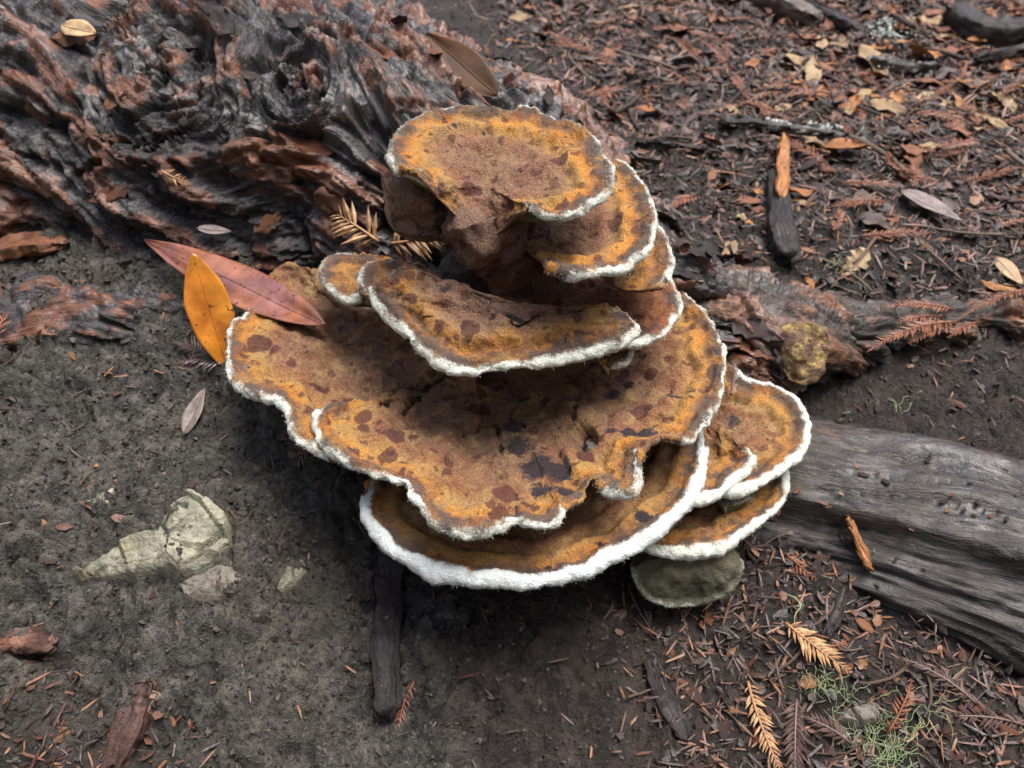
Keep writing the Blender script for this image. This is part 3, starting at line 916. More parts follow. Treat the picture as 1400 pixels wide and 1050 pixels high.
def blob(name, path, ns, nt, mat, parent, amp=0.006, f=40, seed=0.0, attrs=True):
    p = cr_path(path, ns)
    tan = np.gradient(p[:, :3], axis=0)
    tan /= np.linalg.norm(tan, axis=1)[:, None]
    ref = np.array([0.3, 1.0, 0.05]) if abs(tan[:, 1]).mean() < 0.8 else np.array([1.0, 0.1, 0.3])
    a = np.cross(tan, ref)
    a /= np.linalg.norm(a, axis=1)[:, None]
    b = np.cross(tan, a)
    ph = np.linspace(0, 2 * PI, nt, endpoint=False)
    rad = p[:, 3]
    P = p[:, None, :3] + (a[:, None] * np.cos(ph)[None, :, None] + b[:, None] * np.sin(ph)[None, :, None]) * rad[:, None, None]
    nrm = (P - p[:, None, :3]) / (rad[:, None, None] + 1e-6)
    P = P + nrm * (amp * fbm(P[..., 0] * f + seed, P[..., 1] * f, P[..., 2] * f, oct=3))[..., None] * np.clip(rad / rad.max(), 0.1, 1)[:, None, None]
    V = np.concatenate([P.reshape(-1, 3), p[:1, :3], p[-1:, :3]])
    q = ns * nt
    j = np.arange(nt)
    j2 = (j + 1) % nt
    caps = np.concatenate([np.stack([np.full(nt, q), j2, j], 1), np.stack([np.full(nt, q + 1), (ns - 1) * nt + j, (ns - 1) * nt + j2], 1)])
    S = np.repeat(np.linspace(0, 1, ns)[:, None], nt, 1)
    L = np.linalg.norm(np.diff(p[:, :3], axis=0), axis=1).sum()
    fl = np.stack([np.cos(ph)[None] * rad[:, None] * 400, S * L * 40, np.sin(ph)[None] * rad[:, None] * 400 + seed], -1).reshape(-1, 3)
    at = {'flow': np.concatenate([fl, fl[:1], fl[-1:]]), 'plate': np.zeros(len(V)), 'dirt': np.zeros(len(V)),
          'edge': np.full(len(V), 0.06), 'stain': np.zeros(len(V)), 'margin': np.zeros(len(V))} if attrs else None
    me = mesh_np(name, V, [grid_faces(ns, nt, True), caps], at)
    return link(name, me, mat, parent)


blob('stalk', [(*at_z(660, 280, .236), .010), (*at_z(658, 290, .232), .019), (*at_z(664, 304, .226), .0235), (*at_z(676, 324, .214), .0225), (*at_z(690, 348, .198), .0185), (*at_z(700, 370, .184), .0155), (*at_z(704, 386, .176), .0125), (*at_z(705, 392, .172), .004)], 60, 64, CAP_MID, fungus, amp=.007, f=75, seed=5)
blob('stem', [(.03, .46, -.01, .052), (.025, .455, .05, .055), (.02, .445, .09, .050), (.01, .438, .14, .040), (-.002, .435, .19, .026), (-.005, .428, .225, .020)], 40, 48, CAP_MID, fungus, seed=2)

# ================================================================== shared materials for small things
M_LEAF = mat_plain('dead leaf', [(0.24, 0.085, 0.035), (0.20, 0.07, 0.03), (0.28, 0.105, 0.045)], 0.45, 120, 'object', 0.0008, 0.5)
M_LEAF_ORANGE = mat_plain('orange leaf', [(0.46, 0.18, 0.045), (0.40, 0.145, 0.04), (0.50, 0.22, 0.07)], 0.45, 120, 'object', 0.0008, 0.5)
M_LEAF_DARK = mat_plain('dark leaf', [(0.075, 0.038, 0.026), (0.10, 0.05, 0.034), (0.055, 0.03, 0.024)], 0.4, 120, 'object', 0.0008, 0.5)
M_LEAF_PALE = mat_plain('pale leaf', [(0.46, 0.31, 0.16), (0.38, 0.25, 0.13), (0.52, 0.37, 0.21)], 0.55, 120, 'object', 0.0008, 0.4)
M_LEAF_GREY = mat_plain('grey leaf', [(0.16, 0.12, 0.10), (0.22, 0.17, 0.15), (0.12, 0.09, 0.075)], 0.45, 120, 'object', 0.0008, 0.5)
M_BAY_O = mat_plain('orange bay leaf', [(0.60, 0.20, 0.012), (0.55, 0.15, 0.012), (0.62, 0.24, 0.02)], 0.30, 60, 'noise', 0.0003, 0.5, spots=(240, 0.635, (0.03, 0.012, 0.008)))
M_BAY_M = mat_plain('mauve bay leaf', [(0.24, 0.105, 0.095), (0.21, 0.085, 0.085), (0.30, 0.11, 0.05)], 0.30, 60, 'noise', 0.0003, 0.5, spots=(260, 0.635, (0.03, 0.012, 0.012)))
M_OLIVE = mat_plain('olive leaf', [(0.055, 0.040, 0.013), (0.085, 0.038, 0.016)], 0.62, 60, 'noise', 0.0005, 0.25)
M_CHIP = mat_plain('bark chip', [(0.20, 0.07, 0.032), (0.08, 0.037, 0.024), (0.035, 0.024, 0.02), (0.32, 0.15, 0.065), (0.05, 0.028, 0.022), (0.03, 0.022, 0.02)], 0.5, 200, 'object', 0.001, 0.5)
M_TWIG = mat_plain('twig', [(0.10, 0.06, 0.04), (0.05, 0.035, 0.028), (0.16, 0.11, 0.075), (0.20, 0.15, 0.11)], 0.55, 200, 'object', 0.001, 0.4)
M_STONE = mat_plain('pebble', [(0.12, 0.11, 0.095), (0.17, 0.15, 0.12), (0.09, 0.08, 0.075)], 0.6, 160, 'object', 0.001, 0.4)
M_SPRAY_TAN = mat_plain('tan needles', [(0.50, 0.28, 0.13), (0.42, 0.22, 0.10), (0.56, 0.34, 0.17)], 0.5, 300, 'island', 0.0003, 0.4)
M_SPRAY_RED = mat_plain('red needles', [(0.24, 0.08, 0.035), (0.18, 0.058, 0.026), (0.30, 0.115, 0.05)], 0.5, 300, 'island', 0.0003, 0.4)
M_SPRAY_DARK = mat_plain('dark needles', [(0.085, 0.045, 0.035), (0.13, 0.075, 0.06), (0.06, 0.03, 0.025)], 0.38, 300, 'island', 0.0003, 0.5)
M_LITTER = mat_plain('litter bits', [(0.030, 0.019, 0.015), (0.07, 0.032, 0.02), (0.02, 0.014, 0.012), (0.13, 0.05, 0.026), (0.025, 0.017, 0.015), (0.04, 0.026, 0.02), (0.05, 0.03, 0.024), (0.022, 0.016, 0.014), (0.24, 0.11, 0.05)], 0.5, 300, 'island', 0.0006, 0.45)
M_NEEDLE = mat_plain('loose needles', [(0.10, 0.04, 0.024), (0.035, 0.02, 0.016), (0.17, 0.065, 0.03), (0.05, 0.027, 0.02), (0.24, 0.11, 0.05), (0.06, 0.03, 0.022)], 0.45, 300, 'island', 0.0004, 0.45)
M_CRUMB = mat_plain('soil crumb', [(0.045, 0.039, 0.033), (0.07, 0.062, 0.052), (0.03, 0.026, 0.022), (0.095, 0.085, 0.068)], 0.65, 400, 'island', 0.001, 0.4)
M_LICHEN = mat_plain('green thread lichen', [(0.26, 0.36, 0.13), (0.36, 0.46, 0.22)], 0.7, 200, 'noise', 0.0002, 0.3)
M_LICHEN_W = mat_plain('pale crust lichen', [(0.50, 0.55, 0.50), (0.62, 0.66, 0.60)], 0.8, 200, 'island', 0.0008, 0.3)


# ------------------------------------------------------------------ shapes of small things (built round their own origin, lying in XY, +X along)
def sheet(P, th):
    """a thin sheet with thickness from a grid of points"""
    nr, nc = P.shape[:2]
    n = grid_normals(P)
    if n[..., 2].mean() < 0:
        n = -n
    V = np.concatenate([(P + n * th / 2).reshape(-1, 3), (P - n * th / 2).reshape(-1, 3)])
    f = grid_faces(nr, nc)
    k = nr * nc
    rim = np.concatenate([np.arange(nc), np.arange(1, nr) * nc + nc - 1, (nr - 1) * nc + np.arange(nc - 2, -1, -1), np.arange(nr - 2, 0, -1) * nc])
    r2 = np.roll(rim, -1)
    side = np.stack([rim, rim + k, r2 + k, r2], 1)
    return V, np.concatenate([f, f[:, ::-1] + k, side])


def leaf_points(L, W, nl=13, nw=7, fold=0.25, curl=0.2, twist=0.0, wav=0.1, seed=0, sharp=0.8, torn=0.0):
    u = np.linspace(0, 1, nl)[:, None]
    v = np.linspace(-1, 1, nw)[None, :]
    half = W / 2 * (np.sin(PI * u ** sharp) ** 0.85 + 0.015)
    y = v * half * (1 + wav * perlin(u * 5 + seed, v * 1.0 + 0 * u + seed) + torn * perlin(u * 11 + seed, v * 2 + 3.1 + 0 * u))
    x = u * L + 0 * v
    z = np.abs(v) * half * fold + curl * L * (u - 0.5) ** 2 + 0.04 * L * wav * 6 * perlin(u * 3 + seed, v * 1.2 + seed) + twist * v * half * (u - 0.5)
    return np.stack([x - L / 2, y, z], -1)


def leaf_mesh(name, mat, **kw):
    V, F = sheet(leaf_points(**kw), 0.0004)
    me = mesh_np(name, V, F)
    me.materials.append(mat)
    return me


def chip_mesh(name, mat, L, W, T, seed):
    r = random.Random(seed)
    k = r.randint(6, 9)
    ring = []
    for i in range(k):
        a = 2 * PI * i / k + r.uniform(-.25, .25)
        m = r.uniform(.7, 1.1)
        ring.append((L / 2 * math.cos(a) * m, W / 2 * math.sin(a) * m))
    V, F4, F3 = [], [], []
    for s, zz in ((1.0, -T / 2), (1.05, 0), (0.86, T / 2)):
        for (x, y) in ring:
            V.append((x * s, y * s, zz + 0.35 * T * math.sin(x * 300 + seed) + 0.3 * (x * x) / L))
    V.append((0, 0, T * 0.55))
    for lay in range(2):
        for i in range(k):
            j = (i + 1) % k
            F4.append((lay * k + i, lay * k + j, (lay + 1) * k + j, (lay + 1) * k + i))
    for i in range(k):
        F3.append((2 * k + i, 2 * k + (i + 1) % k, 3 * k))
    me = mesh_np(name, np.array(V), [np.array(F4), np.array(F3)], smooth=False)
    me.materials.append(mat)
    return me


def tube(path, nt=6):
    """path rows x y z r -> verts, faces"""
    p = np.asarray(path, float)
    n = len(p)
    tan = np.gradient(p[:, :3], axis=0)
    tan /= np.linalg.norm(tan, axis=1)[:, None] + 1e-9
    ref = np.array([0.13, 0.21, 0.97])
    a = np.cross(tan, ref)
    a /= np.linalg.norm(a, axis=1)[:, None] + 1e-9
    b = np.cross(tan, a)
    ph = np.linspace(0, 2 * PI, nt, endpoint=False)
    V = p[:, None, :3] + (a[:, None] * np.cos(ph)[None, :, None] + b[:, None] * np.sin(ph)[None, :, None]) * p[:, 3][:, None, None]
    V = np.concatenate([V.reshape(-1, 3), p[:1, :3], p[-1:, :3]])
    j = np.arange(nt)
    j2 = (j + 1) % nt
    tri = np.concatenate([np.stack([np.full(nt, n * nt), j2, j], 1), np.stack([np.full(nt, n * nt + 1), (n - 1) * nt + j, (n - 1) * nt + j2], 1)])
    return V, grid_faces(n, nt, True), tri


def twig_mesh(name, mat, L, R, seed, bend=0.12):
    r = random.Random(seed)
    k = 9
    a, b = r.uniform(-bend, bend), r.uniform(-bend, bend)
    path = []
    for i in range(k):
        u = i / (k - 1)
        path.append((L * (u - .5), L * a * math.sin(PI * u) + r.uniform(-.12, .12) * R * 3, abs(L * b * math.sin(PI * u)) * .4 + R * .6, R * (1 - .55 * u) * r.uniform(.85, 1.15)))
    V, F, T = tube(path, 7)
    me = mesh_np(name, V, [F, T])
    me.materials.append(mat)
    return me


def spray_parts(L, nl, seed, pairs=None, droop=0.12, angle=52, curve=0.15):
    """redwood spray along +X: (stem mesh data), (needles mesh data)"""
    r = random.Random(seed)
    k = pairs or int(L / 0.0026)
    path, nv, nf = [], [], []
    for i in range(k + 1):
        u = i / k
        path.append((L * (u - .5), L * curve * (u - .5) ** 2, L * droop * math.sin(PI * u) * .5, 0.0009 * (1.15 - .7 * u)))
    for i in range(1, k + 1):
        u = i / k
        px, py, pz, _ = path[i]
        env = math.sin(PI * min(1, 0.12 + 0.9 * u) ** 0.9) ** 0.5 if u < 0.98 else 0.35
        for s in (-1, 1):
            if r.random() < .06:
                continue
            a = math.radians(angle * (1 - .35 * u) + r.uniform(-9, 9))
            ln = nl * env * r.uniform(.8, 1.1)
            dx, dy = math.cos(a), s * math.sin(a)
            dz = r.uniform(-.12, .28)
            wd = ln * r.uniform(.085, .12)
            o = len(nv)
            b = np.array([px, py, pz])
            d = np.array([dx, dy, dz])
            q = np.array([-dy, dx, 0.0])
            up = np.array([0, 0, 1.0])
            for (t, w_, zc) in ((0, .35, 0), (.45, 1, .02 * s), (1, .05, -.08)):
                m = b + d * ln * t + up * ln * zc
                nv += [m + q * wd * w_, m - q * wd * w_, m + up * wd * .55 * w_]
            for t in (0, 3):
                nf += [(o + t, o + t + 3, o + t + 5, o + t + 2), (o + t + 2, o + t + 5, o + t + 4, o + t + 1), (o + t + 1, o + t + 4, o + t + 3, o + t)]
    return tube(path, 5), (np.array(nv), np.array(nf))


_spray_cache = {}


def spray_meshes(kind, mat, L, nl, seed, **kw):
    key = (kind, round(L, 4), seed)
    if key not in _spray_cache:
        (V, F, T), (nv, nf) = spray_parts(L, nl, seed, **kw)
        a = mesh_np('stem', V, [F, T])
        b = mesh_np('needles', nv, nf, smooth=False)
        a.materials.append(mat)
        b.materials.append(mat)
        _spray_cache[key] = (a, b)
    return _spray_cache[key]


def lay(o, x, y, yaw, lift=0.002, tilt=0.0, flatten=1.0, z=None):
    """rest an object on the surface at x, y"""
    zz = float(surf(np.array([x]), np.array([y]))[0]) if z is None else z
    n = surf_n(np.array([x]), np.array([y]), 0.012)[0]
    n = Vector(n)
    n = (n * flatten + Vector((0, 0, 1 - flatten))).normalized()
    if tilt:
        n = (n + Vector((random.uniform(-tilt, tilt), random.uniform(-tilt, tilt), 0))).normalized()
    q = Vector((0, 0, 1)).rotation_difference(n)
    o.rotation_mode = 'QUATERNION'
    o.rotation_quaternion = q @ Quaternion((0, 0, 1), yaw)
    o.location = (x, y, zz + lift)


def yaw_px(p, q):
    a, b = hit(*p), hit(*q)
    return a, b, math.atan2(b[1] - a[1], b[0] - a[0])


def spray_thing(p, q, mat, label, nl=0.010, seed=0, kind='x', lift=0.003, group=None, **kw):
    a, b, yaw = yaw_px(p, q)
    L = float(np.hypot(*(b - a)[:2])) * 1.02
    sm, nm = spray_meshes(kind, mat, L, nl, seed, **kw)
    m = (a + b) / 2
    o = empty('redwood_spray', (0, 0, 0), label=label, category='needle spray')
    if group:
        o['group'] = group
    lay(o, m[0], m[1], yaw, lift, flatten=0.8)
    s = bpy.data.objects.new('stem', sm)
    n = bpy.data.objects.new('needles', nm)
    for c in (s, n):
        C.objects.link(c)
        c.parent = o
    n['kind'] = 'stuff'
    return o


# ================================================================== NAMED SMALL THINGS
def leaf_between(name, base, tip, W, mat, label, up, curl=0.12, fold=0.22, seed=0, twist=0.0, sharp=0.8, nl=33, nw=15, rib=True):
    """leaf spanning two world points, its face turned towards up"""
    base, tip, up = Vector(base), Vector(tip), Vector(up)
    L = (tip - base).length
    P = leaf_points(L, W, nl, nw, fold, curl, twist, 0.08, seed, sharp)
    V, F = sheet(P, 0.0005)
    ax = (tip - base).normalized()
    az = (up - ax * up.dot(ax)).normalized()
    ay = az.cross(ax)
    R = Matrix((ax, ay, az)).transposed().to_4x4()
    R.translation = (base + tip) / 2
    o = empty(name, base, label=label, category='leaf')
    me = mesh_np('blade', V, F)
    me.materials.append(mat)
    b = bpy.data.objects.new('blade', me)
    C.objects.link(b)
    b.parent = o
    b.matrix_parent_inverse = Matrix.Translation(-o.location)
    b.matrix_basis = R
    if rib:
        mid = P[:, nw // 2]
        path = np.concatenate([mid + np.array([0, 0, 0.0003]), np.linspace(0.0007, 0.0003, nl)[:, None]], 1)
        V, F, T = tube(path, 5)
        me = mesh_np('midrib', V, [F, T])
        me.materials.append(mat)
        r = bpy.data.objects.new('midrib', me)
        C.objects.link(r)
        r.parent = o
        r.matrix_parent_inverse = Matrix.Translation(-o.location)
        r.matrix_basis = R
    return o


gz = lambda px, py: hit(px, py)
t1 = hit(205, 346)
leaf_between('bay_leaf', at_z(446, 446, .139), t1 + np.array([0, 0, .010]), .030, M_BAY_M, 'long mauve leaf lying half on the broad cap with its tip over the soil', (0.1, -.5, 1), curl=.03, fold=.10, seed=3)
leaf_between('bay_leaf', at_z(314, 512, .095), at_z(264, 346, .172), .0300, M_BAY_O, 'bright orange leaf wedged upright behind the left cap edge', (0.25, -.9, .75), curl=.05, fold=.18, seed=5, sharp=1.15)
a = hit(675, 140)
leaf_between('bay_leaf', hit(680, 134) + np.array([0, -.010, .006]), hit(586, 62) + np.array([0, -.010, .012]), .026, M_OLIVE, 'dark olive brown leaf leaning on the crest of the big root', (0.15, -.85, .65), curl=-.03, fold=.12, seed=8)
leaf_between('leaf', hit(88, 44) + np.array([0, 0, .004]), hit(136, 56) + np.array([0, 0, .005]), .016, M_LEAF_PALE, 'small tan leaf stuck to the knot of the big root', (0, -.5, 1), seed=2, nl=13, nw=7)
leaf_between('leaf', hit(254, 600) + np.array([0, 0, .003]), hit(284, 540) + np.array([0, 0, .006]), .011, M_LEAF_GREY, 'curled grey and russet leaf scrap standing on the clay beside the left cap', (0, -.4, 1), seed=6, fold=.5, nl=13, nw=7)
leaf_between('leaf', hit(1358, 358) + np.array([0, 0, .004]), hit(1394, 396) + np.array([0, 0, .004]), .016, M_LEAF_PALE, 'yellow tan leaf lying flat right of the stub stick', (0, -.2, 1), seed=7, nl=13, nw=7)
leaf_between('leaf', hit(1228, 270) + np.array([0, 0, .006]), hit(1310, 312) + np.array([0, 0, .006]), .020, M_LEAF_GREY, 'long grey brown leaf with upturned rim behind the rotting root', (0, -.2, 1), seed=9, fold=.4, nl=13, nw=7)
leaf_between('leaf', hit(270, 318) + np.array([0, 0, .003]), hit(318, 322) + np.array([0, 0, .003]), .008, M_LEAF_GREY, 'small slate grey leaf below the knotted bark', (0, -.4, 1), seed=12, nl=13, nw=7)

TAN = 'tan redwood spray '
spray_thing((512, 350), (470, 280), M_SPRAY_TAN, 'pale tan redwood spray standing against the root left of the topmost cap', .015, 1, lift=.014, angle=60).scale = (1.35, 1.35, 1.35)
spray_thing((540, 350), (598, 318), M_SPRAY_TAN, 'tan redwood spray tucked under the brown lump of the fungus', .014, 2, lift=.013, angle=60).scale = (1.25, 1.25, 1.25)
spray_thing((222, 232), (262, 276), M_SPRAY_TAN, 'short tan redwood sprig clinging to the dark bark below the knot', .007, 3)
spray_thing((304, 496), (232, 494), M_SPRAY_DARK, 'dark wet redwood sprig on the clay at the foot of the orange leaf', .010, 4)
spray_thing((300, 490), (236, 462), M_SPRAY_DARK, 'dark wet redwood sprig with a reddish tip beside the orange leaf', .010, 5)
spray_thing((450, 632), (380, 588), M_SPRAY_DARK, 'dark redwood spray in the shade under the left cap', .012, 6)
spray_thing((430, 604), (404, 640), M_SPRAY_DARK, 'short dark redwood sprig crossing another under the left cap', .010, 7)
spray_thing((1070, 862), (1150, 922), M_SPRAY_TAN, 'broad pale tan redwood spray on dark litter left of the thread lichen', .012, 8, lift=.006)
spray_thing((1018, 936), (1062, 1062), M_SPRAY_TAN, 'golden brown redwood sprig on the litter at the front', .009, 9, lift=.004)
spray_thing((1080, 965), (1084, 1070), M_SPRAY_DARK, 'dull brown bushy redwood sprig beside the golden one', .011, 10, lift=.004)
spray_thing((1210, 1012), (1246, 940), M_SPRAY_RED, 'red brown redwood sprig pointing away above the green thread lichen', .007, 11, lift=.005)
spray_thing((1072, 762), (1112, 794), M_SPRAY_RED, 'dark red redwood sprig on litter below the grey root', .007, 12)
spray_thing((1128, 892), (1156, 888), M_SPRAY_RED, 'tiny red redwood tip beside the pale tan spray', .005, 13, lift=.005)
spray_thing((566, 930), (540, 1004), M_SPRAY_RED, 'short orange brown redwood sprig at the end of the dark bark strip', .006, 14)
spray_thing((0, 470), (8, 430), M_SPRAY_RED, 'rust redwood sprig on the clay by the low root', .009, 15)
spray_thing((1330, 965), (1225, 905), M_SPRAY_DARK, 'dark decayed redwood spray lying along the grey root', .008, 16, lift=.003)
spray_thing((1400, 990), (1290, 975), M_SPRAY_DARK, 'dark matted redwood spray near the front right of the litter', .009, 17, lift=.003)
spray_thing((1160, 1020), (1100, 985), M_SPRAY_DARK, 'dark redwood sprig left of the flat brown stone', .009, 18, lift=.003)

# large rust spray with side shoots behind the grey root
big = empty('redwood_spray', tuple(hit(1300, 455)), label='large rust red branching redwood spray lying on soil behind the grey root', category='needle spray')
main_pts = [(1410, 412), (1350, 436), (1300, 452), (1250, 470)]


def shoot(p, q, seed, nl):
    a, b, yaw = yaw_px(p, q)
    L = float(np.hypot(*(b - a)[:2]))
    sm, nm = spray_meshes('big', M_SPRAY_RED, L, nl, seed, angle=50)
    s = bpy.data.objects.new('stem', sm)
    n = bpy.data.objects.new('needles', nm)
    C.objects.link(s)
    C.objects.link(n)
    s.parent = big
    n.parent = s
    n['kind'] = 'stuff'
    m = (a + b) / 2
    zz = max(float(surf(np.array([v[0]]), np.array([v[1]]))[0]) for v in (a, b, m)) + .004
    s.rotation_euler = (0, 0, yaw)
    s.location = Vector((m[0], m[1], zz)) - big.location


shoot((1420, 408), (1290, 452), 51, .007)
shoot((1300, 446), (1178, 484), 52, .010)
shoot((1300, 448), (1232, 492), 53, .010)
shoot((1330, 446), (1284, 488), 54, .009)
shoot((1290, 444), (1200, 425), 55, .010)
shoot((1280, 448), (1225, 446), 56, .009)
spray_thing((985, 612), (990, 552), M_SPRAY_DARK, 'thin brown and green redwood sprig lying on the right cap', .006, 20).location.z = .108


# embedded stone
def stone_from_outline(name, pts, z_up, mat, label, seed, facet=1.0):
    w_ = []
    for (px, py) in pts:
        p = hit(px, py)
        w_.append((p[0], p[1], p[2], 1))
    w_ = np.array(w_)[:, :3]
    B = np.concatenate([w_[i] + (np.roll(w_, -1, 0)[i] - w_[i]) * np.linspace(0, 1, 10, endpoint=False)[:, None] for i in range(len(w_))])
    c = B.mean(0)
    B[:, :2] += .0016 * np.stack([perlin(B[:, 0] * 130, B[:, 1] * 130 + seed), perlin(B[:, 0] * 130 + 9, B[:, 1] * 130)], 1)
    n = len(B)
    rows = []
    for r in np.concatenate([[1.0, 1.015, 1.005], np.linspace(.985, .03, 38)]):
        dz = {1.0: -.012, 1.015: -.003, 1.005: .0025}.get(float(r), .0045 + .0055 * min(1, (1 - r) * 3.5) ** .6)
        p = c + (B - c) * r
        p[:, 2] = B[:, 2] * r + c[2] * (1 - r) + dz * z_up
        rows.append(p)
    P = np.array(rows)
    d1, d2, rv = worley(P[..., 0] * 38 + seed, P[..., 1] * 38 + .01 * seed, 5)
    soft = np.array([0, .3] + [1] * 39)[:, None]
    ang = rv * 40
    P[..., 2] += z_up * soft * facet * (0.0045 * (rv - .5) + (np.cos(ang) * P[..., 0] + np.sin(ang) * P[..., 1] - (np.cos(ang) * c[0] + np.sin(ang) * c[1])) * .10 - 0.0022 * sstep(0.07, 0.0, d2 - d1))
    P[..., 2] += soft * (0.0022 * fbm(P[..., 0] * 80, P[..., 1] * 80, oct=4) + .0008 * fbm(P[..., 0] * 330, P[..., 1] * 330, oct=2))
    V = np.concatenate([P.reshape(-1, 3), P[-1].mean(0)[None]])
    q = len(V) - 1
    j = np.arange(n)
    tri = np.stack([(len(rows) - 1) * n + j, (len(rows) - 1) * n + (j + 1) % n, np.full(n, q)], 1)
    me = mesh_np(name, V, [grid_faces(len(rows), n, True), tri], smooth=False)
    return link(name, me, mat, label=label, category='stone')


def mat_rock():
    t = NT('pale stone')
    n = t.noise(60, 6, 0.65)
    col = t.mix(t.rng(n, .35, .7), (0.16, 0.15, 0.11), (0.33, 0.31, 0.22))
    col = t.mix(t.rng(t.noise(35, 4), .55, .68), col, (0.28, 0.25, 0.12))
    col = t.mix(t.rng(t.noise(110, 5, .7), .55, .72), col, (0.07, 0.064, 0.053))
    nb = t.bump(t.noise(300, 6, .65), .003, .9)
    return t.done(col, .65, nb, .4)


M_ROCK = mat_rock()
stone_from_outline('stone', [(103, 789), (138, 766), (180, 744), (222, 736), (232, 722), (238, 702), (250, 688), (264, 681), (290, 696), (313, 716), (316, 745), (302, 764), (292, 776), (268, 790), (240, 783), (214, 792), (190, 797), (168, 790), (138, 794)], 1.25, M_ROCK, 'pale cracked angular stone set in the clay bank', 3)
stone_from_outline('stone', [(243, 800), (280, 785), (318, 770), (330, 795), (318, 815), (285, 826), (255, 818)], .35, M_STONE, 'grey brown stone flake below the pale cracked stone', 9)
stone_from_outline('stone', [(380, 810), (395, 785), (415, 770), (422, 785), (405, 806), (390, 818)], .8, M_ROCK, 'small pale stone at the edge of the shade under the fungus', 11)
stone_from_outline('stone', [(140, 680), (158, 672), (150, 690), (125, 698), (112, 696)], .4, M_ROCK, 'thin pale stone chip above the cracked stone', 13)
stone_from_outline('stone', [(1138, 990), (1150, 976), (1190, 966), (1200, 978), (1194, 996), (1160, 998)], .9, M_STONE, 'flat grey brown stone among the green thread lichen', 15)
stone_from_outline('stone', [(345, 838), (360, 828), (370, 840), (360, 856), (346, 852)], .5, M_STONE, 'small rounded grey stone below the clay hollow', 17)


# bark strips and sticks
def strip(name, pts, W, T, mat, label, seed, cat='bark', lift=.004, ns=70, nt=28, zs=None, taper=.35):
    p = np.array([hit(*q) if zs is None else at_z(q[0], q[1], zs[i]) for i, q in enumerate(pts)])
    p[:, 2] += lift if zs is None else 0
    rows = np.concatenate([p, np.ones((len(p), 1))], 1)
    path = cr_path(rows, ns)[:, :3]
    tan = np.gradient(path, axis=0)
    tan /= np.linalg.norm(tan, axis=1)[:, None]
    side = np.cross(tan, np.array([0, 0, 1.0]))
    side /= np.linalg.norm(side, axis=1)[:, None]
    up = np.cross(side, tan)
    u = np.linspace(0, 1, ns)
    ph = np.linspace(0, 2 * PI, nt, endpoint=False)
    sq = lambda c: np.sign(c) * np.abs(c) ** .42
    env = (1 - taper * np.abs(2 * u - 1) ** 3) * (1 + .16 * fbm(u * 6 + seed, u * 0 + seed, oct=3))
    end = np.minimum(1, np.minimum(u, 1 - u) * 25 + .25)
    P = path[:, None] + side[:, None] * (sq(np.cos(ph))[None, :] * (W / 2 * env * end)[:, None])[..., None] + up[:, None] * (sq(np.sin(ph))[None, :] * (T / 2 * env * end)[:, None])[..., None]
    along = u[:, None] * np.linalg.norm(p[-1] - p[0])
    vv = np.cos(ph)[None] * W / 2
    h = .0045 * fbm(vv * 170 + seed + 0 * along, along * 16 + 0 * vv, np.sin(ph)[None] * 2 + 0 * along, oct=4, gain=.62)
    # ragged ends
    P = P + up[:, None] * h[..., None] + side[:, None] * (.0022 * fbm(along * 60 + seed + 0 * vv, np.sin(ph)[None] * 2 + 0 * along, oct=2))[..., None]
    endm = (sstep(.9, 1, u) + -1 * sstep(.1, 0, u))[:, None]
    P = P + tan[:, None] * (endm * .008 * perlin(vv * 260 + seed + 0 * along, np.sin(ph)[None] + 0 * along))[..., None]
    V = np.concatenate([P.reshape(-1, 3), path[:1], path[-1:]])
    q = ns * nt
    j = np.arange(nt)
    j2 = (j + 1) % nt
    caps = np.concatenate([np.stack([np.full(nt, q), j2, j], 1), np.stack([np.full(nt, q + 1), (ns - 1) * nt + j, (ns - 1) * nt + j2], 1)])
    fl = np.stack([(vv + 0 * along) * 300, (along + 0 * vv) * 30, np.sin(ph)[None] * 2 + seed + 0 * along], -1).reshape(-1, 3)
    me = mesh_np(name, V, [grid_faces(ns, nt, True), caps], {'flow': np.concatenate([fl, fl[:1], fl[-1:]]), 'plate': np.zeros(len(V)), 'dirt': np.zeros(len(V))})
    return link(name, me, mat, label=label, category=cat)


M_BARK_DARK = mat_bark('dark wet strip', (0.010, 0.006, 0.006), (0.034, 0.017, 0.014), (0.085, 0.034, 0.02), 0.62, 0.48, 1.0, 0.12)
M_BARK_RED = mat_bark('reddish strip', (0.055, 0.026, 0.019), (0.13, 0.062, 0.045), (0.24, 0.10, 0.06), 0.52, 0.42, .7, 0.2)
M_ORANGE = mat_bark('split orange wood', (0.30, 0.11, 0.025), (0.52, 0.22, 0.06), (0.36, 0.13, 0.03), 0.6, 0.5, .4, 0.1)
strip('bark_strip', [(536, 730), (532, 800), (530, 880), (532, 985)], .0185, .012, M_BARK_DARK, 'dark wet strip of bark pointing out from the shade under the fungus', 3, lift=.005, taper=.05)
strip('bark_strip', [(205, 938), (186, 985), (155, 1060)], .016, .010, M_BARK_RED, 'reddish brown bark strip on the clay at the near left', 5, lift=.005)
strip('bark_strip', [(-10, 885), (40, 880), (78, 886)], .015, .005, M_BARK_RED, 'shredded dark red bark lump at the left edge of the clay', 6, lift=.004)
strip('bark_strip', [(890, 902), (908, 960), (938, 1010)], .012, .006, M_BARK_DARK, 'flat black bark piece in the litter below the old grey cap', 8, lift=.002)
strip('bark_strip', [(1150, 812), (1140, 850), (1128, 872)], .006, .005, M_BARK_DARK, 'small dark splinter standing in the litter below the grey root', 9, lift=.004)
strip('bark_strip', [(1158, 712), (1186, 782)], .006, .003, M_ORANGE, 'yellowish splinter lying on the grey root', 10, lift=.003)
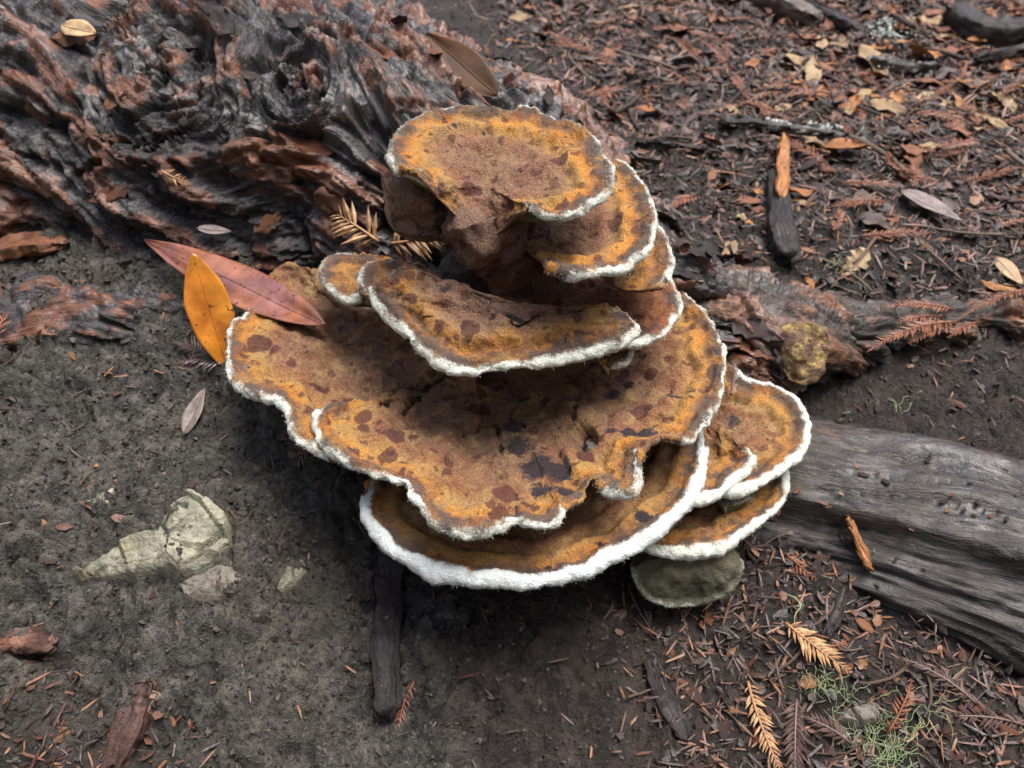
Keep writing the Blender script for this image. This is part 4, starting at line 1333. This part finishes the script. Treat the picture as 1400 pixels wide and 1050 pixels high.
strip('bark_strip', [(0, 352), (40, 346), (92, 342)], .020, .008, mat_bark('orange bark', (0.14, 0.05, 0.025), (0.26, 0.09, 0.035), (0.32, 0.12, 0.045), .45, .42, .5), 'bright orange brown slab of bark on the low dark root', 12, lift=.006)
# stub stick: dark bark with a split orange end
st = empty('stub_stick', tuple(hit(1070, 365)), label='short dark broken stick with a split orange end, pointing away behind the root', category='stick')
for nm, pts, wd, m, sd, lf in (('bark', [(1076, 366), (1064, 320), (1059, 250)], .021, M_BARK_DARK, 3, .009), ('split_end', [(1064, 286), (1066, 240), (1068, 204)], .013, M_ORANGE, 4, .010)):
    o = strip(nm, pts, wd, .018, m, '', sd, lift=lf, ns=40, nt=20, taper=.08)
    for k in ('label', 'category'):
        del o[k]
    o.parent = st
    o.matrix_parent_inverse = Matrix.Translation(-st.location)
strip('branch', [(900, -18), (990, -2), (1060, 18), (1115, 42)], .034, .026, mat_bark('grey branch', (0.06, 0.045, 0.03), (0.15, 0.11, 0.075), (0.12, 0.085, 0.05), .6, .5, .6), 'thick grey brown fallen branch at the back of the litter', 21, 'branch', lift=.012)
strip('branch', [(1105, 14), (1140, 34), (1176, 52)], .014, .012, M_BARK_DARK, 'dark stick beside the pale lichen at the back', 22, 'branch', lift=.008)
strip('branch', [(985, 172), (1050, 180), (1120, 190), (1240, 194)], .012, .009, M_WOOD, 'thin grey fallen twig crusted with pale lichen beyond the stub stick', 23, 'branch', lift=.006)
strip('branch', [(1180, 92), (1230, 100), (1285, 104)], .014, .011, M_WOOD, 'short grey twig crusted with lichen near the leaf pile', 24, 'branch', lift=.008)
strip('branch', [(1330, 95), (1400, 80), (1460, 70)], .012, .010, M_BARK_DARK, 'dark twig crossing the leaf pile', 25, 'branch', lift=.012)
strip('branch', [(1290, 25), (1350, 60), (1420, 52)], .035, .03, M_BARK_DARK, 'black rotten branch end behind the leaf pile', 26, 'branch', lift=.012)
strip('branch', [(870, 200), (930, 204), (985, 212)], .005, .004, M_BARK_DARK, 'thin dark twig behind the golden caps', 27, 'branch', lift=.003)

# old yellow fungus chunk on the rotten root
old = empty('old_fungus', tuple(at_z(1090, 500, .08)), label='decayed yellow and brown fungus chunk on the rotting root right of the rosette', category='fungus')
t = NT('decayed yellow cap')
n1 = t.noise(70, 5, .65, dist=.6)
col = t.ramp(n1, [(.3, (.04, .025, .018)), (.45, (.11, .06, .03)), (.53, (.20, .12, .045)), (.58, (.36, .26, .08)), (.63, (.14, .07, .035)), (.75, (.20, .12, .06))])
M_YEL = t.done(col, .6, t.bump(t.noise(400, 5, .65), .003, .9), .4)
_f = fungus
fungus = old
cap(ol([(1060, 466, .012), (1072, 446, .022), (1098, 438, .026), (1124, 444, .026), (1138, 462, .020), (1136, 484, .012), (1124, 506, .004), (1104, 522, -.002), (1078, 516, -.002), (1066, 494, .002)], .092, 0), (1098, 480, .106), M_YEL, edge=.006, pw=1.1, seed=41, lump=1.7, fuzz=False, name='lobe', step=.0022)
cap(ol([(1042, 470, .008), (1052, 452, .014), (1068, 456, .014), (1078, 490, .004), (1072, 516, -.004), (1050, 506, -.002)], .090, 0), (1060, 482, .104), M_BARK_DARK, edge=.005, pw=1.1, seed=43, lump=1.9, fuzz=False, name='crust', step=.0022)
fungus = _f


# thread lichen
def lichen(name, spots, label, mat, nthr, ext, r0=.0006):
    V, F4, F3, off = [], [], [], 0
    r = random.Random(hash(label) % 1000 if False else len(label))
    for (px, py) in spots:
        c = hit(px, py)
        for k in range(nthr):
            a = r.uniform(0, 2 * PI)
            x, y = c[0] + r.uniform(-1, 1) * ext * .5, c[1] + r.uniform(-1, 1) * ext * .5
            path = []
            m = r.randint(7, 14)
            zz = r.uniform(.001, .007)
            for i in range(m):
                z = float(surf(np.array([x]), np.array([y]))[0]) + .0015 + zz * math.sin(PI * i / m)
                path.append((x, y, z, r0 * (1 - .5 * i / m)))
                a += r.uniform(-.7, .7)
                x += math.cos(a) * ext * .11
                y += math.sin(a) * ext * .11
            v, f, tr = tube(path, 5)
            V.append(v)
            F4.append(f + off)
            F3.append(tr + off)
            off += len(v)
    me = mesh_np(name, np.concatenate(V), [np.concatenate(F4), np.concatenate(F3)])
    return link(name, me, mat, label=label, category='lichen')


lichen('thread_lichen', [(1175, 1010), (1200, 1000), (1225, 1015), (1200, 1030), (1240, 1030)], 'tangle of bright green thread lichen beside the flat stone', M_LICHEN, 16, .015, .00018)
lichen('thread_lichen', [(1275, 975), (1290, 955), (1260, 965)], 'loose wispy green lichen threads below the grey root', M_LICHEN, 4, .020, .00016)
lichen('thread_lichen', [(1110, 930), (1130, 945), (1145, 962)], 'green lichen tuft under the pale tan spray', M_LICHEN, 12, .012, .00018)
lichen('thread_lichen', [(1098, 845)], 'single curving strand of green lichen above the pale tan spray', M_LICHEN, 1, .03, .0004)
lichen('thread_lichen', [(1225, 562)], 'tiny yellow green lichen wisp on the bare soil behind the grey root', M_LICHEN, 6, .010, .00025)
lichen('thread_lichen', [(1144, 362)], 'small green lichen tuft beside the stub stick', M_LICHEN, 14, .012, .00025)


def crust(spots, label, rad, n):
    V, F, off = [], [], 0
    r = random.Random(len(label))
    ico = np.array([(0, 0, 1), (.894, 0, .447), (.276, .851, .447), (-.724, .526, .447), (-.724, -.526, .447), (.276, -.851, .447), (.6, .5, -.3), (-.4, .8, -.3), (-.8, -.2, -.3), (0, -.9, -.3), (.7, -.5, -.3)])
    fc = np.array([(0, 1, 2), (0, 2, 3), (0, 3, 4), (0, 4, 5), (0, 5, 1), (1, 6, 2), (2, 7, 3), (3, 8, 4), (4, 9, 5), (5, 10, 1), (2, 6, 7), (3, 7, 8), (4, 8, 9), (5, 9, 10), (1, 10, 6)])
    for (px, py) in spots:
        c = hit(px, py)
        for k in range(n):
            x, y = c[0] + r.gauss(0, rad), c[1] + r.gauss(0, rad * .6)
            z = float(surf(np.array([x]), np.array([y]))[0]) + r.uniform(.002, .011)
            s = r.uniform(.0007, .0022)
            V.append(ico * s * np.array([r.uniform(.6, 1.5), r.uniform(.6, 1.5), .7]) + np.array([x, y, z]))
            F.append(fc + off)
            off += len(ico)
    me = mesh_np('crust_lichen', np.concatenate(V), np.concatenate(F))
    return link('crust_lichen', me, M_LICHEN_W, label=label, category='lichen')


crust([(1206, 40), (1216, 52)], 'white knobbly lichen on the ground by the back branch', .010, 90)
crust([(1056, 178), (1068, 180), (1080, 183), (1110, 185), (1122, 186), (1134, 187)], 'pale green white lichen crust on the thin twig', .005, 40)
crust([(1195, 92), (1220, 98), (1250, 101)], 'pale lichen crust on the short twig near the leaf pile', .006, 40)

# ================================================================== LITTER
def scatter(n, x0, x1, y0, y1, ok):
    out = []
    while len(out) < n:
        x, y = RNG.uniform(x0, x1, 4000), RNG.uniform(y0, y1, 4000)
        m = ok(x, y)
        out += list(zip(x[m], y[m]))
    return out[:n]


def in_view(x, y, z=None, pad=30):
    z = surf(x, y) if z is None else z
    rel = np.stack([x - CAM[0], y - CAM[1], z - CAM[2]], -1)
    dep = rel[..., 1] * CP - rel[..., 2] * SP
    px = 700 + FPX * rel[..., 0] / dep
    py = 525 - FPX * (rel[..., 1] * SP + rel[..., 2] * CP) / dep
    return (px > -pad) & (px < 1400 + pad) & (py > -pad) & (py < 1050 + pad)


def litter_density(x, y):
    """how much litter lies at a place, 0..1"""
    back = sstep(.50, .75, y + .35 * x) * sstep(.02, .18, x + .18 * (y - .5))
    pile = np.exp(-(((x - .48) / .17) ** 2 + ((y - .93) / .15) ** 2))
    front = sstep(.05, .13, x) * sstep(.40, .30, y) * (1 - sstep(.34, .40, x))
    corner = sstep(.14, .07, np.hypot(x + .27, y - .13))
    return np.clip(.50 * back + 1.0 * pile + .9 * front + corner + .03, 0, 1)


# larger dead leaves, each its own thing
leaf_kinds = []
for (cname, m_) in (('rusty', M_LEAF), ('orange', M_LEAF_ORANGE), ('dark brown', M_LEAF_DARK), ('pale tan', M_LEAF_PALE), ('grey brown', M_LEAF_GREY)):
    leaf_kinds.append((cname, [leaf_mesh('leaf', m_, L=1.0, W=random.uniform(.20, .48), nl=13, nw=7, fold=random.uniform(.1, .7), curl=random.uniform(-.35, .6), twist=random.uniform(-.9, .9), wav=.5, seed=len(leaf_kinds) * 31 + i * 3.3, torn=random.choice((.2, .6, .9))) for i in range(6)]))

MARKS = [(hit(1066, 280), 'stub stick'), (hit(1110, 188), 'thin lichen twig'), (hit(1232, 100), 'short lichen twig'), (hit(1050, 20), 'thick back branch'), (hit(1380, 55), 'black branch end'),
         (hit(1208, 46), 'white knobbly lichen'), (hit(1000, 350), 'crumbling start of the rotting root'), (hit(1290, 450), 'large rust spray'), (hit(760, 90), 'crest of the big root'), (hit(1270, 290), 'long grey brown leaf'),
         (hit(930, 206), 'thin dark twig'), (hit(1376, 378), 'yellow tan leaf'), (hit(1144, 362), 'small green lichen tuft'), (hit(1380, 85), 'dark twig of the leaf pile')]
FRONT_MARKS = [(hit(1110, 892), 'broad pale tan spray'), (hit(1040, 1000), 'golden brown sprig'), (hit(1200, 1010), 'green lichen tangle'), (hit(1092, 778), 'dark red sprig'), (hit(940, 835), 'old grey cap'), (hit(915, 960), 'flat black bark piece'), (hit(1170, 985), 'flat grey brown stone'),
               (hit(1280, 935), 'decayed spray along the grey root'), (hit(1140, 850), 'small dark splinter'), (hit(1345, 985), 'dark matted spray'), (hit(550, 960), 'end of the dark bark strip')]


CLAY_MARKS = [(hit(260, 730), 'pale cracked stone'), (hit(265, 570), 'curled leaf scrap'), (hit(180, 990), 'reddish bark strip'), (hit(40, 882), 'shredded bark lump'), (hit(270, 480), 'dark wet sprigs'), (hit(120, 690), 'thin stone chip'), (hit(400, 795), 'small pale stone'), (hit(532, 900), 'dark bark strip'), (hit(60, 420), 'low dark root'), (hit(358, 842), 'small rounded stone')]


def near_phrase(x, y, marks):
    d = [math.hypot(x - p[0], y - p[1]) for p, _ in marks]
    k = d.index(min(d))
    how = 'touching' if d[k] < .02 else ('beside' if d[k] < .07 else 'away from')
    return how + ' the ' + marks[k][1]


def back_ok(x, y):
    dens = litter_density(x, y)
    return (RNG.uniform(size=len(x)) < dens) & in_view(x, y) & ~on_root(x, y) & (y > .52)


for (x, y) in scatter(270, .0, 1.0, .5, 1.6, back_ok):
    pile = math.exp(-(((x - .48) / .17) ** 2 + ((y - .93) / .15) ** 2))
    k = random.choices(range(5), (.30, .16 + .25 * pile, .24 - .2 * pile, .13 + .5 * pile, .16 - .1 * pile))[0]
    cname, mes = leaf_kinds[k]
    o = bpy.data.objects.new('leaf', random.choice(mes))
    C.objects.link(o)
    s = random.uniform(.014, .042) * (1 + .35 * pile)
    size = 'small' if s < .020 else ('large' if s > .036 else 'mid-sized')
    o['label'], o['category'], o['group'] = f'{size} {cname} dead leaf {near_phrase(x, y, MARKS)}', 'leaf', f'{cname} leaves behind the root'
    lay(o, x, y, random.uniform(0, 2 * PI), .002 + .004 * random.random(), tilt=.3)
    o.scale = (s, s, s)

# sprays far behind
for i, (x, y) in enumerate(scatter(95, .05, 1.0, .53, 1.3, back_ok)):
    sm, nm = spray_meshes('far', M_SPRAY_RED, .05, .009, 60 + i % 5)
    o = empty('redwood_spray', (0, 0, 0), label='short rust red redwood sprig ' + near_phrase(x, y, MARKS), category='needle spray', group='rust sprigs behind the root')
    lay(o, x, y, random.uniform(0, 2 * PI), .004, tilt=.2)
    s = random.uniform(.6, 1.3)
    if s > 1.0:
        o['label'] = o['label'].replace('short rust', 'long rust')
    o.scale = (s, s, s)
    for nm_, me in (('stem', sm), ('needles', nm)):
        c = bpy.data.objects.new(nm_, me)
        C.objects.link(c)
        c.parent = o
        if nm_ == 'needles':
            c['kind'] = 'stuff'

# bark chips
chips = [chip_mesh('bark_chip', M_CHIP, 1.0, random.uniform(.35, .7), random.uniform(.10, .2), i) for i in range(12)]


def chip_thing(x, y, s, lab, grp, lift=.001):
    o = bpy.data.objects.new('bark_chip', random.choice(chips))
    C.objects.link(o)
    o['label'], o['category'], o['group'] = lab, 'bark chip', grp
    lay(o, x, y, random.uniform(0, 2 * PI), lift, tilt=.2)
    o.scale = (s, s, s)
    return o


def front_ok(x, y):
    return (RNG.uniform(size=len(x)) < litter_density(x, y)) & in_view(x, y) & ~on_root(x, y) & (y < .45) & (x > 0)


def clay_ok(x, y):
    return in_view(x, y) & ~on_root(x, y) & (clay_shade_mask(x, y) > .6)


def root_ok(x, y):
    return in_view(x, y) & on_root(x, y)


for (x, y) in scatter(110, .03, .5, .16, .42, front_ok):
    chip_thing(x, y, random.uniform(.005, .014), 'small flat bark chip in the litter ' + near_phrase(x, y, FRONT_MARKS), 'bark chips in the front litter')
for (x, y) in scatter(34, -.45, .15, .16, .5, clay_ok):
    chip_thing(x, y, random.uniform(.004, .009), 'tiny bark crumb lying on the bare clay ' + near_phrase(x, y, CLAY_MARKS), 'bark crumbs on the clay')
for (x, y) in scatter(50, .0, 1.0, .5, 1.4, back_ok):
    chip_thing(x, y, random.uniform(.010, .024), 'rough bark chip ' + near_phrase(x, y, MARKS), 'bark chips behind the root')
for (px, py) in [(1170, 640), (1200, 648), (1236, 630), (1310, 692), (1345, 700), (1288, 688), (1375, 712), (1330, 706), (1262, 780), (1090, 672), (1130, 694), (1050, 640), (1268, 630), (1325, 662), (1300, 680), (1316, 700), (1352, 708), (1366, 700), (1336, 690), (1295, 700), (1180, 650), (1210, 660)]:
    p = hit(px, py)
    chip_thing(p[0], p[1], random.uniform(.003, .008), 'bark chip caught on the smooth grey root', 'bark chips on the grey root')

# twigs
twigs = [twig_mesh('twig', M_TWIG, 1.0, random.uniform(.018, .04), i) for i in range(8)]


def twig_thing(x, y, s, lab, grp, lift=.001):
    o = bpy.data.objects.new('twig', random.choice(twigs))
    C.objects.link(o)
    o['label'], o['category'], o['group'] = lab, 'twig', grp
    lay(o, x, y, random.uniform(0, 2 * PI), lift, tilt=.12)
    o.scale = (s, s, s)


for (x, y) in scatter(60, .0, 1.0, .5, 1.5, back_ok):
    twig_thing(x, y, random.uniform(.03, .10), 'thin dead twig in the litter ' + near_phrase(x, y, MARKS), 'twigs behind the root')
for (x, y) in scatter(60, .03, .5, .16, .42, front_ok):
    twig_thing(x, y, random.uniform(.012, .038), 'thin twig bit in the litter ' + near_phrase(x, y, FRONT_MARKS), 'twigs in the front litter')
for (x, y) in scatter(16, -.45, .15, .16, .5, clay_ok):
    twig_thing(x, y, random.uniform(.008, .022), 'fine twig bit on the clay ' + near_phrase(x, y, CLAY_MARKS), 'twigs on the clay')

# ------------------------------------------------------------------ uncountable bits
def rand_rot(n, flat=1.0):
    yaw = RNG.uniform(0, 2 * PI, n)
    pit = RNG.normal(0, .35 * flat, n)
    rol = RNG.normal(0, .35 * flat, n)
    cy, sy, cp, sp, cr, sr = np.cos(yaw), np.sin(yaw), np.cos(pit), np.sin(pit), np.cos(rol), np.sin(rol)
    R = np.empty((n, 3, 3))
    R[:, 0] = np.stack([cy * cp, cy * sp * sr - sy * cr, cy * sp * cr + sy * sr], 1)
    R[:, 1] = np.stack([sy * cp, sy * sp * sr + cy * cr, sy * sp * cr - cy * sr], 1)
    R[:, 2] = np.stack([-sp, cp * sr, cp * cr], 1)
    return R


def bits(name, base, faces, pts, size, mat, lift, label, flat=1.0, jitter=.15, smooth=False):
    n = len(pts)
    pts = np.array(pts)
    V = base[None] * size[:, None, :] * (1 + RNG.normal(0, jitter, (n, len(base), 3)))
    V = np.einsum('nij,nkj->nki', rand_rot(n, flat), V)
    z = surf(pts[:, 0], pts[:, 1]) + lift * RNG.uniform(.2, 1.3, n)
    V += np.stack([pts[:, 0], pts[:, 1], z], 1)[:, None]
    F = (faces[None] + (np.arange(n) * len(base))[:, None, None]).reshape(-1, faces.shape[1])
    me = mesh_np(name, V.reshape(-1, 3), F, smooth=smooth)
    return link(name, me, mat, kind='stuff', label=label, category='litter')


flake_v = np.array([(-.5, -.15, 0), (-.2, -.5, .05), (.3, -.42, .0), (.5, .1, .08), (.2, .5, .02), (-.35, .4, .06), (0, 0, .16), (0, 0, -.12)])
flake_f = np.array([(0, 1, 6), (1, 2, 6), (2, 3, 6), (3, 4, 6), (4, 5, 6), (5, 0, 6), (1, 0, 7), (2, 1, 7), (3, 2, 7), (4, 3, 7), (5, 4, 7), (0, 5, 7)])
oct_v = np.array([(1, 0, 0), (-1, 0, 0), (0, 1, 0), (0, -1, 0), (0, 0, 1), (0, 0, -1), (.62, .62, .3), (-.62, .62, -.3), (.62, -.62, -.3), (-.62, -.62, .3)]) * .5
oct_f = np.array([(4, 0, 6), (4, 6, 2), (0, 5, 2), (0, 2, 6), (4, 2, 1), (2, 7, 1), (2, 5, 7), (7, 5, 1), (4, 1, 9), (4, 9, 3), (9, 1, 3), (1, 5, 3), (4, 3, 0), (3, 8, 0), (3, 5, 8), (8, 5, 0)])


def any_litter(x, y):
    return (RNG.uniform(size=len(x)) < litter_density(x, y) ** .8) & in_view(x, y, pad=80) & (~on_root(x, y) | (RNG.uniform(size=len(x)) < .03))


pl_ = scatter(13000, -.42, 1.05, .14, 1.7, any_litter)
n = len(pl_)
dist_ = np.hypot(np.array(pl_)[:, 0], np.array(pl_)[:, 1])
sz = RNG.lognormal(0, .45, n) * .0042 * (.75 + .5 * sstep(.45, 1.0, dist_))
el = RNG.uniform(.15, .7, n)
bits('litter_bits', flake_v, flake_f, pl_, np.stack([sz * 1.5, sz * 1.5 * el, sz * .6], 1), M_LITTER, .0022, 'fine brown crumbs of bark and needles covering the ground')


def needle_ok(x, y):
    return (RNG.uniform(size=len(x)) < litter_density(x, y)) & in_view(x, y, pad=60) & ~on_root(x, y)


pl_ = scatter(10000, -.42, 1.05, .14, 1.5, needle_ok)
n = len(pl_)
sz = RNG.uniform(.007, .016, n) * (1 + .6 * sstep(.5, 1.0, np.hypot(np.array(pl_)[:, 0], np.array(pl_)[:, 1])))
bits('fallen_needles', flake_v, flake_f, pl_, np.stack([sz, sz * .11, sz * .10], 1), M_NEEDLE, .0030, 'loose brown needles strewn over the ground', flat=.8)


def crumb_ok(x, y):
    return (RNG.uniform(size=len(x)) < .25 + .75 * clay_shade_mask(x, y)) & in_view(x, y, pad=60) & ~on_root(x, y)


pl_ = scatter(14000, -.5, .6, .13, .85, crumb_ok)
n = len(pl_)
sz = RNG.lognormal(0, .45, n) * .0019
bits('soil_crumbs', oct_v, oct_f, pl_, np.stack([sz, sz * RNG.uniform(.6, 1, n), sz * RNG.uniform(.5, .9, n)], 1), M_CRUMB, .0008, 'loose crumbs of clay soil', flat=3, jitter=.3)

# ------------------------------------------------------------------ loose bark flakes on the big root (parts of it)
M_FLAKE = mat_plain('bark flake', [(0.035, 0.030, 0.030), (0.10, 0.075, 0.065), (0.22, 0.08, 0.04), (0.05, 0.04, 0.04), (0.28, 0.115, 0.055), (0.07, 0.06, 0.06)], .38, 150, 'object', .002, .55)
flakes = [leaf_mesh('bark_flake', M_FLAKE, L=1.0, W=random.uniform(.3, .55), nl=9, nw=5, fold=random.uniform(-.2, .2), curl=random.uniform(-.1, .35), twist=random.uniform(-.5, .5), wav=.6, seed=200 + i * 2.7, torn=.7, sharp=random.uniform(.6, 1.3)) for i in range(10)]
ns_, nt_ = MAIN_P.shape[:2]
cnt = 0
MN = grid_normals(MAIN_P)
if MN[ns_ // 2, nt_ // 2, 2] < 0:
    MN = -MN
while cnt < 170:
    i, j = random.randrange(5, ns_ - 5), random.randrange(30, nt_ - 30)
    p = MAIN_P[i, j]
    if not in_view(p[0:1], p[1:2], p[2:3])[0] or MN[i, j, 2] < .15:
        continue
    o = bpy.data.objects.new('bark_flake', random.choice(flakes))
    C.objects.link(o)
    o.parent = tree_root
    nrm = Vector(MN[i - 3:i + 4, j - 3:j + 4].mean((0, 1))).normalized()
    tn = Vector(MAIN_P[i + 4, j] - MAIN_P[i - 4, j]).normalized()
    tn = (tn + Vector((random.gauss(0, .45), random.gauss(0, .45), random.gauss(0, .3)))).normalized()
    tn = (tn - nrm * tn.dot(nrm)).normalized()
    b = nrm.cross(tn)
    M = Matrix((tn, b, nrm)).transposed().to_4x4()
    M.translation = Vector(p) + nrm * .0012
    s = random.uniform(.014, .042)
    o.matrix_basis = M @ Matrix.Diagonal((s, s, s, 1))
    cnt += 1

# dirt specks fallen on the caps
V, F, off = [], [], 0
for (pts, nrm) in CAP_TOPS:
    for q in RNG.integers(0, len(pts), max(3, len(pts) // 900)):
        if nrm[q, 2] < .5:
            continue
        sp = RNG.uniform(.0005, .0014) * np.array([RNG.uniform(.7, 1.8), 1, .7])
        a = RNG.uniform(0, 2 * PI)
        rot = np.array([[math.cos(a), -math.sin(a), 0], [math.sin(a), math.cos(a), 0], [0, 0, 1]])
        V.append((oct_v * sp * 1.6) @ rot.T + pts[q] + nrm[q] * .0004)
        F.append(oct_f + off)
        off += len(oct_v)
link('dirt_specks', mesh_np('dirt_specks', np.concatenate(V), np.concatenate(F), smooth=False), mat_plain('dirt speck', [(0.012, 0.009, 0.008), (0.03, 0.02, 0.016)], .4, 300, 'island', .0005, .5), kind='stuff', label='black specks of dirt fallen on the fungus caps', category='dirt')
